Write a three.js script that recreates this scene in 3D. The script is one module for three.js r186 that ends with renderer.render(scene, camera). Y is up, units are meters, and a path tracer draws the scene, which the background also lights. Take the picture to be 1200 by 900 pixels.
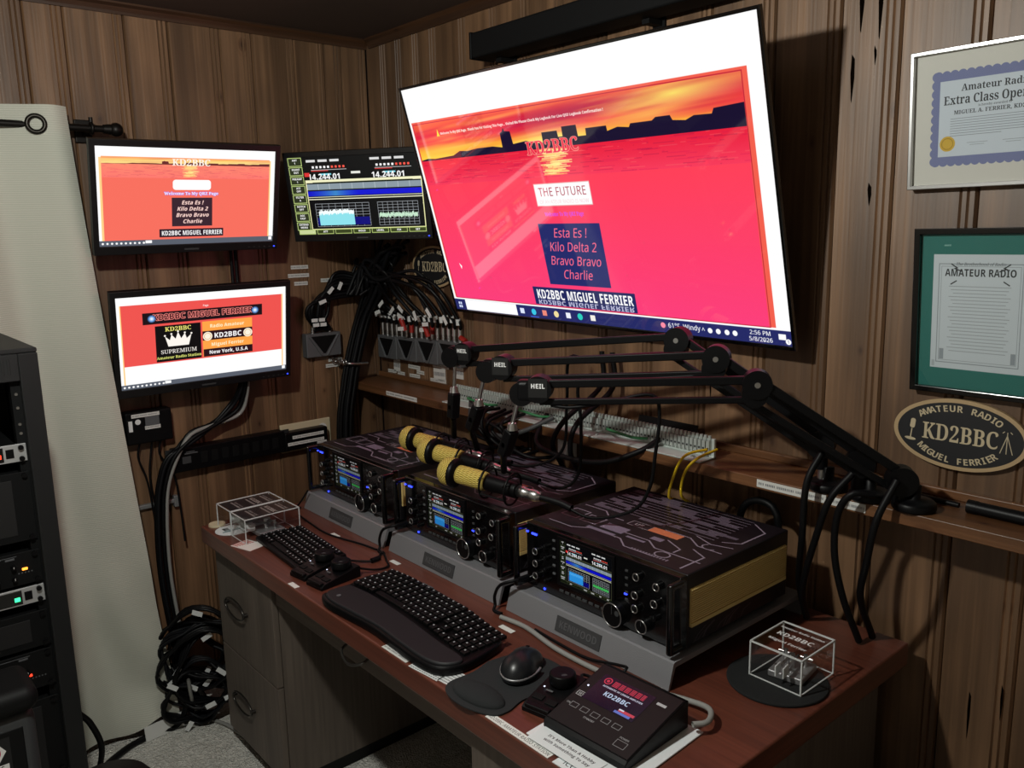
import * as THREE from 'three';
import { RoundedBoxGeometry } from 'three/addons/geometries/RoundedBoxGeometry.js';
import { mergeGeometries } from 'three/addons/utils/BufferGeometryUtils.js';
import { RectAreaLightUniformsLib } from 'three/addons/lights/RectAreaLightUniformsLib.js';

// ---------------------------------------------------------------- camera, lamp, exposure
const scene = new THREE.Scene();
scene.background = new THREE.Color(0x000000);
const camera = new THREE.PerspectiveCamera(49.69, 4 / 3, 0.05, 30);
camera.position.set(2.9, 1.64, 1.78);
camera.quaternion.setFromRotationMatrix(new THREE.Matrix4().makeBasis(
  new THREE.Vector3(0.65327, -0.01994, -0.75686), new THREE.Vector3(-0.12326, 0.98352, -0.1323), new THREE.Vector3(0.74702, 0.17972, 0.64005)));
scene.add(camera);
const renderer = new THREE.WebGLRenderer({ antialias: true });
renderer.toneMapping = THREE.LinearToneMapping;
renderer.toneMappingExposure = 1.0;
renderer.shadowMap.enabled = true;
RectAreaLightUniformsLib.init();
const LAMP = [1.75, 2.13, 1.58];
const lampLight = new THREE.PointLight(0xf8faf2, 5.2, 0, 2);
lampLight.position.set(...LAMP);
lampLight.castShadow = true;
lampLight.shadow.radius = 1.7;
lampLight.name = 'ceiling_bulb';
scene.add(lampLight);

// ---------------------------------------------------------------- helpers
let seed = 20260508;
const rnd = () => { seed = (seed + 0x6d2b79f5) | 0; let t = Math.imul(seed ^ (seed >>> 15), 1 | seed); t = (t + Math.imul(t ^ (t >>> 7), 61 | t)) ^ t; return ((t ^ (t >>> 14)) >>> 0) / 4294967296; };
const rr = (a, b) => a + (b - a) * rnd();
const V = (x, y, z) => new THREE.Vector3(x, y, z);
const PI = Math.PI;
const taken = {};
function numbered(n) { const k = taken[n] = (taken[n] ?? -1) + 1; return k ? n + '_' + String(k).padStart(3, '0') : n; }
function plain(g) {
  if (g.index) g = g.toNonIndexed();
  for (const k of Object.keys(g.attributes)) if (!['position', 'normal', 'uv'].includes(k)) g.deleteAttribute(k);
  if (!g.attributes.uv) g.setAttribute('uv', new THREE.BufferAttribute(new Float32Array(g.attributes.position.count * 2), 2));
  g.morphAttributes = {}; g.clearGroups?.();
  return g;
}
function mv(g, x = 0, y = 0, z = 0, rx = 0, ry = 0, rz = 0, order = 'XYZ') {
  g.applyMatrix4(new THREE.Matrix4().compose(V(x, y, z), new THREE.Quaternion().setFromEuler(new THREE.Euler(rx, ry, rz, order)), V(1, 1, 1)));
  return g;
}
const box = (w, h, d, x, y, z, rx, ry, rz) => mv(new THREE.BoxGeometry(w, h, d), x, y, z, rx, ry, rz);
const bx = (x0, x1, y0, y1, z0, z1) => box(x1 - x0, y1 - y0, z1 - z0, (x0 + x1) / 2, (y0 + y1) / 2, (z0 + z1) / 2);
const rb = (w, h, d, r, x, y, z, rx, ry, rz, s = 2) => mv(new RoundedBoxGeometry(w, h, d, s, r), x, y, z, rx, ry, rz);
const rbx = (x0, x1, y0, y1, z0, z1, r = 0.004) => rb(x1 - x0, y1 - y0, z1 - z0, r, (x0 + x1) / 2, (y0 + y1) / 2, (z0 + z1) / 2);
const cyl = (r0, r1, h, x, y, z, rx, ry, rz, seg = 20) => mv(new THREE.CylinderGeometry(r1, r0, h, seg), x, y, z, rx, ry, rz);
const sph = (r, x, y, z, seg = 16) => mv(new THREE.SphereGeometry(r, seg, Math.ceil(seg * 0.7)), x, y, z);
const tor = (R, r, x, y, z, rx, ry, rz, arc = PI * 2, a = 8, b = 24) => mv(new THREE.TorusGeometry(R, r, a, b, arc), x, y, z, rx, ry, rz);
function rod(A, B, r, r2 = r, seg = 12) {
  A = V(...A); B = V(...B);
  const g = new THREE.CylinderGeometry(r2, r, A.distanceTo(B), seg);
  g.applyQuaternion(new THREE.Quaternion().setFromUnitVectors(V(0, 1, 0), B.clone().sub(A).normalize()));
  const m = A.clone().add(B).multiplyScalar(0.5); g.translate(m.x, m.y, m.z); return g;
}
function beam(A, B, w, h) {                      // rectangular bar from A to B
  A = V(...A); B = V(...B); const d = B.clone().sub(A), L = d.length(); d.normalize();
  const side = V(0, 1, 0).cross(d).normalize(), up = d.clone().cross(side);
  const g = new RoundedBoxGeometry(w, h, L, 1, Math.min(w, h) * 0.2);
  g.applyMatrix4(new THREE.Matrix4().makeBasis(side, up, d).setPosition(A.clone().add(B).multiplyScalar(0.5))); return g;
}
function tube(pts, r, n = 0, seg = 7) {
  const c = new THREE.CatmullRomCurve3(pts.map(p => V(...p)), false, 'catmullrom', 0.5);
  return new THREE.TubeGeometry(c, n || Math.max(8, pts.length * 6), r, seg);
}
const lathe = (pr, seg = 28) => new THREE.LatheGeometry(pr.map(p => new THREE.Vector2(p[0], p[1])), seg);
function shp(pts) { const s = new THREE.Shape(); pts.forEach((p, i) => i ? s.lineTo(p[0], p[1]) : s.moveTo(p[0], p[1])); s.closePath(); return s; }
function splineShape(pts, n = 60) { const c = new THREE.SplineCurve([...pts, pts[0]].map(p => new THREE.Vector2(...p))); return new THREE.Shape(c.getPoints(n)); }
function ext(s, depth, bevel = 0, bseg = 2) {
  return new THREE.ExtrudeGeometry(s instanceof THREE.Shape ? s : shp(s), { depth: depth - bevel * 2, bevelEnabled: bevel > 0, bevelThickness: bevel, bevelSize: bevel, bevelOffset: -bevel, bevelSegments: bseg, curveSegments: 24 }).translate(0, 0, bevel);
}
function metric(g, ou = 0, ov = 0, along = 'y') { // uv in metres, v along the grain
  const p = g.attributes.position, n = g.attributes.normal, u = g.attributes.uv;
  for (let i = 0; i < p.count; i++) {
    const x = p.getX(i), y = p.getY(i), z = p.getZ(i), ax = Math.abs(n.getX(i)), ay = Math.abs(n.getY(i)), az = Math.abs(n.getZ(i));
    let a, b;
    if (along === 'y') { if (ay > 0.8) { a = x; b = z; } else if (ax > az) { a = z; b = y; } else { a = x; b = y; } }
    else if (along === 'x') { if (ax > 0.8) { a = y; b = z; } else if (ay > az) { a = z; b = x; } else { a = y; b = x; } }
    else { if (az > 0.8) { a = x; b = y; } else if (ay > ax) { a = x; b = z; } else { a = y; b = z; } }
    u.setXY(i, a + ou, b + ov);
  }
  return g;
}
function mesh(name, g, m, parent) {
  const o = new THREE.Mesh(g, m); o.name = name; o.castShadow = o.receiveShadow = true; parent.add(o); return o;
}
function obj(name, geos, m, parent, grain) {
  const list = (Array.isArray(geos) ? geos : [geos]).map(plain);
  let g = list.length > 1 ? mergeGeometries(list) : list[0];
  if (grain) metric(g, rnd(), rnd(), grain);
  return mesh(parent ? name : numbered(name), g, m, parent || scene);
}
function tag(o, label, category, group) { o.userData.label = label; o.userData.category = category; if (group) o.userData.group = group; return o; }
function thing(name, label, category, [x, y, z] = [0, 0, 0], ry = 0, group) {
  const o = new THREE.Group(); o.name = numbered(name); scene.add(o); o.position.set(x, y, z); o.rotation.y = ry;
  return tag(o, label, category, group);
}
function one(name, label, category, geos, m, group, grain) { return tag(obj(name, geos, m, null, grain), label, category, group); }
function copyOf(o, label, pos, ry) { const c = o.clone(); c.name = numbered(o.name.replace(/_\d{3}$/, '')); c.userData = { ...o.userData }; if (label) c.userData.label = label; scene.add(c); if (pos) c.position.set(...pos); if (ry !== undefined) c.rotation.y = ry; return c; }
function inWorld(o, g) { o.updateMatrixWorld(true); g = plain(g); g.applyMatrix4(o.matrixWorld.clone().invert()); return g; }
function struct(name, geos, m, grain) { const o = obj(name, geos, m, null, grain); o.userData.kind = 'structure'; return o; }

// ---------------------------------------------------------------- textures
function noise2(w, h, cx, cy, s) {               // tileable value noise
  let q = s >>> 0; const r = () => { q = (Math.imul(q, 1664525) + 1013904223) >>> 0; return q / 4294967296; };
  const L = Float32Array.from({ length: cx * cy }, r), out = new Float32Array(w * h), sm = t => t * t * (3 - 2 * t);
  for (let y = 0; y < h; y++) for (let x = 0; x < w; x++) {
    const fx = x / w * cx, fy = y / h * cy, x0 = Math.floor(fx) % cx, y0 = Math.floor(fy) % cy, x1 = (x0 + 1) % cx, y1 = (y0 + 1) % cy, a = sm(fx - Math.floor(fx)), b = sm(fy - Math.floor(fy));
    out[y * w + x] = (L[y0 * cx + x0] * (1 - a) + L[y0 * cx + x1] * a) * (1 - b) + (L[y1 * cx + x0] * (1 - a) + L[y1 * cx + x1] * a) * b;
  }
  return out;
}
function data(w, h, fn, srgb = true, rep) {
  const d = new Uint8Array(w * h * 4);
  for (let y = 0; y < h; y++) for (let x = 0; x < w; x++) { const c = fn(x, y, y * w + x), i = (y * w + x) * 4; for (let k = 0; k < 3; k++) d[i + k] = Math.max(0, Math.min(255, c[k])); d[i + 3] = 255; }
  const t = new THREE.DataTexture(d, w, h); t.wrapS = t.wrapT = THREE.RepeatWrapping; t.magFilter = THREE.LinearFilter; t.minFilter = THREE.LinearMipmapLinearFilter; t.generateMipmaps = true;
  if (srgb) t.colorSpace = THREE.SRGBColorSpace; if (rep) t.repeat.set(...rep); t.needsUpdate = true; return t;
}
function canvas(w, h, draw) {
  const c = document.createElement('canvas'); c.width = w; c.height = h; const g = c.getContext('2d'); draw(g, w, h);
  const t = new THREE.CanvasTexture(c); t.colorSpace = THREE.SRGBColorSpace; t.magFilter = THREE.LinearFilter; t.anisotropy = 8; return t;
}
const lerp = (a, b, t) => a.map((v, i) => v + (b[i] - v) * t);
// knotty pine, 1.25 m across and 2.5 m along the grain
const PW = 1024, PH = 1024;
const pineN = [noise2(PW, PH, 90, 5, 11), noise2(PW, PH, 260, 7, 12), noise2(PW, PH, 22, 4, 13), noise2(PW, PH, 500, 30, 14), noise2(PW, PH, 40, 24, 15)];
const knots = Array.from({ length: 34 }, () => [rr(0, PW), rr(0, PH), rr(4, 10), rr(0.5, 1)]);
function pineAt(x, y, i) {
  let ring = 0, core = 0, wx = 0;
  for (const [kx, ky, kr, ks] of knots) {
    let dx = Math.abs(x - kx), dy = Math.abs(y - ky); dx = Math.min(dx, PW - dx); dy = Math.min(dy, PH - dy);
    const d = Math.hypot(dx, dy * 1.25) / kr; if (d > 6) continue;
    ring += ks * Math.exp(-d * d * 0.35) * (0.6 + 0.4 * Math.sin(d * 7)); core += ks * Math.exp(-d * d * 1.8); wx += (x > kx ? 1 : -1) * 5 * Math.exp(-d * 0.8);
  }
  const j = Math.floor(((x + wx) % PW + PW) % PW) + y * PW;
  const t = 0.24 * pineN[0][j] + 0.16 * pineN[1][j] + 0.52 * pineN[2][j] + 0.08 * pineN[3][j];
  return [t, ring, core];
}
const pineC = data(PW, PH, (x, y, i) => {
  const [t, ring, core] = pineAt(x, y, i); const s = Math.min(1, Math.max(0, (t - 0.28) * 2.1));
  let c = lerp([92, 67, 46], [134, 101, 73], s); c = lerp(c, [76, 44, 24], Math.min(1, ring * 0.55)); c = lerp(c, [40, 22, 12], Math.min(1, core * 0.8));
  const k = 0.94 + 0.12 * pineN[4][i]; return c.map(v => v * k);
}, true, [0.8, 0.4]);
const pineB = data(PW, PH, (x, y, i) => { const v = 150 * pineN[1][i] + 60 * pineN[3][i] + 30 * pineN[0][i]; return [v, v, v]; }, false, [0.8, 0.4]);
const CW = 512, cn = [noise2(CW, CW, 120, 6, 21), noise2(CW, CW, 300, 10, 22), noise2(CW, CW, 9, 3, 23)];
const cherryC = data(CW, CW, (x, y, i) => lerp([76, 38, 28], [122, 66, 49], Math.min(1, 0.4 * cn[0][i] + 0.25 * cn[1][i] + 0.35 * cn[2][i])), true, [1.4, 0.8]);
const dn = [noise2(CW, CW, 110, 7, 31), noise2(CW, CW, 10, 4, 32)];
const walnutC = data(CW, CW, (x, y, i) => lerp([80, 71, 64], [106, 95, 86], Math.min(1, 0.6 * dn[0][i] + 0.4 * dn[1][i])), true, [1.4, 0.8]);
const kn = [noise2(CW, CW, 220, 220, 41), noise2(CW, CW, 70, 70, 42), noise2(CW, CW, 12, 12, 43)];
const carpetC = data(CW, CW, (x, y, i) => lerp([164, 163, 156], [250, 248, 240], Math.min(1, 0.55 * kn[0][i] + 0.3 * kn[1][i] + 0.15 * kn[2][i])), true, [1.6, 1.6]);
const carpetB = data(CW, CW, (x, y, i) => { const v = 170 * kn[0][i] + 80 * kn[1][i]; return [v, v, v]; }, false, [1.6, 1.6]);
const fabricB = data(256, 256, (x, y) => { const v = 120 + 70 * Math.sin(y / 256 * PI * 2 * 32) + 30 * Math.sin(x / 256 * PI * 2 * 64); return [v, v, v]; }, false, [5, 5]);
const fabricC = data(256, 256, (x, y) => { const k = 0.5 + 0.5 * Math.sin(y / 256 * PI * 2 * 32); return lerp([184, 185, 172], [200, 200, 188], k); }, true, [5, 5]);
const meshB = data(128, 128, (x, y) => { const v = 128 + 127 * Math.sin(x / 128 * PI * 8) * Math.sin(y / 128 * PI * 8); return [v, v, v]; }, false, [7, 3]);
const meshC = data(128, 128, (x, y) => { const v = 128 + 127 * Math.sin(x / 128 * PI * 8) * Math.sin(y / 128 * PI * 8); return lerp([168, 146, 80], [255, 250, 214], v / 255); }, true, [7, 3]);
const speckle = noise2(256, 256, 128, 128, 51);
const grainB = data(256, 256, (x, y, i) => { const v = 255 * speckle[i]; return [v, v, v]; }, false, [12, 12]);

// ---------------------------------------------------------------- materials
const S = (color, roughness = 0.5, metalness = 0, more = {}) => new THREE.MeshStandardMaterial({ color, roughness, metalness, ...more });
const P = (o) => new THREE.MeshPhysicalMaterial(o);
const M = {
  pine: P({ map: pineC, bumpMap: pineB, bumpScale: 0.0008, roughness: 0.5, clearcoat: 0.4, clearcoatRoughness: 0.45 }),
  pineTrim: P({ map: pineC, bumpMap: pineB, bumpScale: 0.0008, color: 0x9a8878, roughness: 0.5, clearcoat: 0.2, clearcoatRoughness: 0.35 }),
  shelf: P({ map: pineC, bumpMap: pineB, bumpScale: 0.0006, color: 0xf0d8c0, roughness: 0.45, clearcoat: 0.2, clearcoatRoughness: 0.3 }),
  groove: S(0x24160d, 0.8), plaster: S(0xc9c4b8, 0.9), ceiling: S(0x4a3a32, 0.75), carpet: S(0xffffff, 1, 0, { map: carpetC, bumpMap: carpetB, bumpScale: 0.008 }),
  cherry: P({ map: cherryC, roughness: 0.42, clearcoat: 0.35, clearcoatRoughness: 0.25 }), cherryEdge: P({ map: cherryC, roughness: 0.5 }),
  walnut: S(0xffffff, 0.55, 0, { map: walnutC }), dark: S(0x0b0b0c, 0.7),
  black: P({ color: 0x08080a, roughness: 0.42, specularIntensity: 0.4 }), blackGloss: P({ color: 0x050506, roughness: 0.18, clearcoat: 0.5, clearcoatRoughness: 0.1 }), blackMatte: P({ color: 0x0d0d0e, roughness: 0.7, specularIntensity: 0.4 }), rubber: P({ color: 0x08080a, roughness: 0.5, specularIntensity: 0.4 }),
  bezel: S(0x0e0e10, 0.38), rackPaint: S(0x17191a, 0.55, 0, { bumpMap: grainB, bumpScale: 0.0004 }), rackDark: P({ color: 0x0b0c0d, roughness: 0.6, specularIntensity: 0.4 }),
  steel: S(0xc9c9c9, 0.28, 1), brushed: S(0x9c9c9e, 0.42, 0.6), aluminium: S(0xa9a8a6, 0.45, 0.35), silverPanel: S(0xb9babb, 0.4, 0.5), brass: S(0xb08a3a, 0.35, 1),
  gold: S(0xf4e496, 0.45, 0.0, { map: meshC, bumpMap: meshB, bumpScale: 0.0025 }), goldFlat: S(0xead08a, 0.45, 0.1), goldDark: S(0x6b5a28, 0.5, 0.5),
  white: S(0xd9d9d6, 0.6), ivory: S(0xcdbfa0, 0.55), paper: S(0xdcdedd, 0.8), grey: S(0x55575a, 0.55), midGrey: S(0x3a3c3e, 0.5), greyCable: S(0x8d8d89, 0.55), red: S(0xa02018, 0.5), green: S(0x2f7a4b, 0.55), yellow: S(0xd8b516, 0.5), blueCard: S(0x5a6fae, 0.6),
  acrylic: P({ color: 0xffffff, roughness: 0.03, transmission: 1, thickness: 0, ior: 1.49 }), acrylicEdge: S(0xcfd3d3, 0.35), glass: P({ color: 0xffffff, roughness: 0.02, transmission: 1, thickness: 0, ior: 1.5 }),
  curtain: P({ map: fabricC, bumpMap: fabricB, bumpScale: 0.0005, roughness: 0.9, sheen: 0.2, side: THREE.DoubleSide }),
  bulb: new THREE.MeshStandardMaterial({ color: 0xffffff, emissive: 0xfffaf0, emissiveIntensity: 6 }),
};
const led = (c, k = 2) => new THREE.MeshStandardMaterial({ color: 0x111111, emissive: c, emissiveIntensity: k });
M.ledBlue = led(0x2a3cff, 4); M.ledRed = led(0xff3a22, 2.5); M.ledGreen = led(0x3dffa0, 2); M.ledAmber = led(0xff9430, 3); M.ledWhite = led(0xdfe6ff, 1.5);
const screenMat = (t, k = 1, rough = 0.12, ior = 1.5) => P({ color: 0x020202, roughness: rough, ior, emissive: 0xffffff, emissiveMap: t, emissiveIntensity: k, clearcoat: 0.0 });
const printMat = (t, rough = 0.7) => S(0xffffff, rough, 0, { map: t });

// ---------------------------------------------------------------- the room
const RX = 4.4, RZ = 3.7, CH = 2.372;
{
  struct('floor', bx(-0.2, RX + 0.2, -0.15, 0, -0.2, RZ + 0.2), M.carpet, 'y');
  struct('ceiling', bx(-0.2, RX + 0.2, CH, CH + 0.15, -0.2, RZ + 0.2), M.ceiling);
  const wl = struct('wall_left', bx(-0.14, -0.016, 0, CH, -0.14, RZ + 0.1), M.groove);
  const wr = struct('wall_right', bx(-0.016, RX + 0.1, 0, CH, -0.14, -0.016), M.groove);
  struct('wall_back', bx(-0.1, RX + 0.1, 0, CH, RZ, RZ + 0.12), M.plaster);
  struct('wall_front', bx(RX, RX + 0.12, 0, CH, -0.1, RZ), M.plaster);
  function plank(a, b) {
    const d = 0.02, g = 0.0045, pts = [[a, d], [a, 0.008], [a + 0.004, 0]];
    for (const q of [b - 0.03, b - 0.016]) pts.push([q - 0.003, 0], [q, g], [q + 0.003, 0]);
    pts.push([b - 0.004, 0], [b, 0.008], [b, d]);
    return plain(ext(pts, CH).rotateX(-PI / 2));
  }
  const jl = [0, 0.108, 0.18, 0.3, 0.46, 0.573, 0.746, 0.882, 1.056, 1.165, 1.32, 1.47, 1.6, 1.77, 1.92, 2.08, 2.24, 2.38, 2.55, 2.7, 2.88, 3.04, 3.2, 3.37, 3.54, RZ];
  for (let i = 0; i + 1 < jl.length; i++) mesh('plank', metric(plank(-jl[i + 1] + 0.0008, -jl[i] - 0.0008), rr(0, 5), rr(0, 5)).rotateY(PI / 2), M.pine, wl);
  const jr = [0, 0.13, 0.234, 0.345, 0.45, 0.618, 0.78, 0.93, 1.08, 1.25, 1.42, 1.6, 1.775, 1.935, 2.066, 2.236, 2.38, 2.55, 2.7, 2.87, 3.03, 3.2, 3.35, 3.52, 3.7, 3.86, 4.03, 4.2, RX];
  for (let i = 0; i + 1 < jr.length; i++) mesh('plank', metric(plank(jr[i] + 0.0008, jr[i + 1] - 0.0008), rr(0, 5), rr(0, 5)), M.pine, wr);
  const streak = P({ color: 0x0c0704, roughness: 1, specularIntensity: 0 });
  for (const [x, y0, y1, w] of [[1.979, 2.04, 2.16, 0.011], [2.02, 2.02, 2.16, 0.01], [1.966, 1.9, 2.0, 0.009], [2.014, 1.97, 2.01, 0.006], [2.018, 1.68, 1.73, 0.009], [1.62, 1.2, 1.24, 0.005], [2.3, 0.55, 0.66, 0.006], [2.36, 0.62, 0.7, 0.005]]) obj('pitch_streak', ext([[x - w * 0.35, y1], [x + w * 0.4, y1 - 0.01], [x + w * 0.5, (y0 + y1) / 2], [x + w * 0.1, y0], [x - w * 0.1, y0 + 0.006], [x - w * 0.5, (y0 + y1) / 2 + 0.01]], 0.0008).translate(0, 0, -0.0002), streak, wr);
  const crown = [[0, 0], [0.024, 0], [0.024, 0.006], [0.016, 0.014], [0.009, 0.026], [0.008, 0.034], [0, 0.034]];
  struct('trim_1', ext(crown.map(([x, y]) => [x, CH - y]), RZ), M.pineTrim, 'z');
  struct('trim_2', ext(crown.map(([x, y]) => [-x, CH - y]), RX - 0.03).rotateY(PI / 2).translate(0.03, 0, 0), M.pineTrim, 'x');
  struct('baseboard_left', bx(0, 0.014, 0, 0.09, 0, RZ), M.pineTrim, 'z');
  struct('baseboard_right', bx(0.014, RX, 0, 0.09, 0, 0.014), M.pineTrim, 'x');
}
// the bulb in its ceiling holder, which lights the room
{
  const t = thing('ceiling_lamp', 'bare round bulb in a white holder hung from the ceiling', 'lamp', [LAMP[0], CH, LAMP[2]]);
  obj('canopy', lathe([[0, 0], [0.06, 0], [0.06, -0.012], [0.04, -0.028], [0, -0.028]]), M.white, t);
  obj('stem', cyl(0.009, 0.009, 0.14, 0, -0.095, 0), M.white, t);
  obj('socket', lathe([[0, -0.16], [0.022, -0.16], [0.022, -0.205], [0, -0.205]]), M.white, t);
  obj('bulb', sph(0.036, 0, LAMP[1] - CH, 0, 24), M.bulb, t);
}
// ledge along the right wall
{
  const t = thing('wall_ledge', 'long brown wooden ledge running along the wall under the television', 'shelf', [0, 1.075, 0]);
  obj('shelf_board', rbx(0.002, 3.2, -0.028, 0, 0.002, 0.16, 0.003), M.shelf, t, 'x');
  obj('back_rail', rbx(0.002, 3.2, 0.0, 0.02, 0.002, 0.016, 0.003), M.shelf, t, 'x');
  for (const x of [0.9, 2.7]) obj('bracket', ext([[0, 0], [0.13, 0], [0.13, -0.015], [0.015, -0.09], [0, -0.09]], 0.02).rotateY(-PI / 2).translate(x, -0.028, 0.003), M.shelf, t, 'y');
}
// ---------------------------------------------------------------- desk
{
  const t = thing('desk', 'long reddish brown desk with drawer pedestals standing along the wall', 'desk', [0, 0, 0]);
  obj('desktop', rbx(0.363, 2.19, 0.697, 0.75, 0.055, 0.91, 0.005), M.cherry, t, 'x');
  function pedestal(x0, x1, drawers) {
    obj('pedestal', [bx(x0, x1, 0.06, 0.696, 0.1, 0.86)], M.walnut, t, 'y');
    obj('plinth', bx(x0 + 0.03, x1 - 0.03, 0, 0.06, 0.14, 0.8), M.dark, t);
    for (const [y0, y1] of drawers) {
      const d = obj('drawer', rbx(x0 + 0.002, x1 - 0.002, y0, y1, 0.861, 0.88, 0.002), M.walnut, t, 'y');
      const xc = (x0 + x1) / 2 - 0.05, yc = (y0 + y1) / 2;
      obj('handle', [tor(0.07, 0.0036, 0, 0, 0, 0, 0, 0, PI * 2, 6, 32).scale(1, 0.42, 1).translate(xc, yc, 0.892), rod([xc - 0.069, yc, 0.88], [xc - 0.069, yc, 0.892], 0.006), rod([xc + 0.069, yc, 0.88], [xc + 0.069, yc, 0.892], 0.006)], S(0x4a4744, 0.35, 0.9), d);
    }
  }
  pedestal(0.385, 0.79, [[0.062, 0.358], [0.362, 0.69]]);
  pedestal(1.7, 2.15, [[0.062, 0.358], [0.362, 0.69]]);
  const d = obj('drawer', rbx(0.795, 1.695, 0.62, 0.694, 0.845, 0.87, 0.003), M.walnut, t, 'x');
  obj('handle', [tube([[1.2, 0.66, 0.87], [1.205, 0.65, 0.89], [1.25, 0.638, 0.9], [1.295, 0.65, 0.89], [1.3, 0.66, 0.87]], 0.0035, 24)], S(0x5a5754, 0.35, 0.9), d);
  obj('drawer_box', bx(0.8, 1.69, 0.63, 0.695, 0.4, 0.845), M.dark, t);
  obj('back_panel', bx(0.79, 1.7, 0.06, 0.696, 0.1, 0.118), M.walnut, t, 'x');
}

// ---------------------------------------------------------------- pictures on the screens
const F = (g, px, fam = 'sans-serif', st = '') => { g.font = `${st} ${px}px ${fam}`; };
function sunset(g, x, y, w, h, hz, pale) {       // sky, skyline and water of the web page banner
  let gr = g.createLinearGradient(0, y, 0, y + hz);
  for (const [s, c] of pale ? [[0, '#ff9a60'], [0.5, '#ffe08a'], [1, '#ffd88a']] : [[0, '#f05a40'], [0.2, '#d82040'], [0.5, '#f0304a'], [0.75, '#ffb43c'], [0.92, '#ffe04a'], [1, '#ffb02a']]) gr.addColorStop(s, c);
  g.fillStyle = gr; g.fillRect(x, y, w, hz);
  let q = 5; const r = () => (q = (q * 16807) % 2147483647) / 2147483647;
  g.save(); g.beginPath(); g.rect(x, y, w, hz); g.clip();
  const blob = (u, v, ru, rv, c, a) => { g.save(); g.translate(x + u * w, y + v * hz); g.rotate(-0.05); g.scale(ru * w, rv * hz); const q2 = g.createRadialGradient(0, 0, 0, 0, 0, 1); q2.addColorStop(0, `rgba(${c},${a})`); q2.addColorStop(1, `rgba(${c},0)`); g.fillStyle = q2; g.fillRect(-1, -1, 2, 2); g.restore(); };
  if (!pale) { blob(0.5, 0.95, 0.16, 0.6, '255,250,150', 1); blob(0.12, 0.75, 0.3, 0.3, '255,190,60', 0.8); blob(0.85, 0.2, 0.22, 0.4, '255,235,110', 0.95); blob(0.78, 0.55, 0.25, 0.2, '255,190,90', 0.8); blob(0.55, 0.3, 0.28, 0.28, '170,20,70', 0.85); blob(0.2, 0.3, 0.3, 0.22, '225,30,50', 0.8); blob(0.3, 0.12, 0.3, 0.12, '255,150,70', 0.7); blob(0.95, 0.5, 0.15, 0.2, '235,70,60', 0.7); blob(0.05, 0.1, 0.2, 0.2, '255,120,60', 0.6); }
  for (let i = 0; i < 46; i++) blob(r(), 0.9 * r(), 0.05 + 0.12 * r(), 0.03 + 0.06 * r(), ['190,20,60', '255,225,110', '235,60,50', '255,200,80'][i % 4], 0.3);
  g.restore();
  g.save(); g.beginPath(); g.rect(x, y, w, h); g.clip();
  gr = g.createLinearGradient(0, y + hz, 0, y + h); gr.addColorStop(0, pale ? '#ff8a70' : '#e8203c'); gr.addColorStop(1, pale ? '#ff7a70' : '#f83c5c'); g.fillStyle = gr; g.fillRect(x, y + hz, w, h - hz);
  for (let i = 0; i < 260; i++) { g.fillStyle = ['rgba(120,10,60,.22)', 'rgba(255,120,110,.3)', 'rgba(200,20,80,.25)'][i % 3]; g.fillRect(x + r() * w, y + hz + r() * (h - hz), w * 0.06 * r(), h * 0.008 + 1); }
  for (let i = 0; i < 90; i++) { const t = r(); g.fillStyle = i % 2 ? 'rgba(255,240,150,.75)' : 'rgba(255,200,110,.6)'; const ww = w * (0.015 + 0.05 * r()); g.fillRect(x + w * 0.5 - ww / 2 + (r() - 0.5) * w * 0.05, y + hz + t * (h - hz) * 0.9, ww, h * 0.012 + 1); }
  g.fillStyle = pale ? '#6a2c2c' : '#1a1230'; g.beginPath(); g.moveTo(x, y + hz);
  const sk = [[0, .04], [.03, .1], [.06, .06], [.14, .12], [.17, .28], [.2, .24], [.24, .3], [.3, .3], [.335, .22], [.336, .78], [.345, .84], [.35, .98], [.353, .84], [.372, .8], [.375, .3], [.42, .36], [.46, .22], [.475, .22], [.476, .6], [.525, .6], [.526, .36], [.54, .36], [.541, .72], [.585, .72], [.586, .3], [.61, .3], [.611, .55], [.67, .55], [.671, .36], [.7, .46], [.73, .4], [.735, .52], [.79, .52], [.8, .62], [.835, .62], [.84, .45], [.87, .4], [.89, .52], [.93, .5], [.935, .66], [1, .72]];
  for (const [u, v] of sk) g.lineTo(x + u * w, y + hz - v * hz * (pale ? 0.55 : 0.62)); g.lineTo(x + w, y + hz); g.closePath(); g.fill(); g.restore();
}
function outlined(g, txt, x, y, fill, stroke, lw) { g.lineWidth = lw; g.strokeStyle = stroke; g.lineJoin = 'round'; g.strokeText(txt, x, y); g.fillStyle = fill; g.fillText(txt, x, y); }
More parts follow.
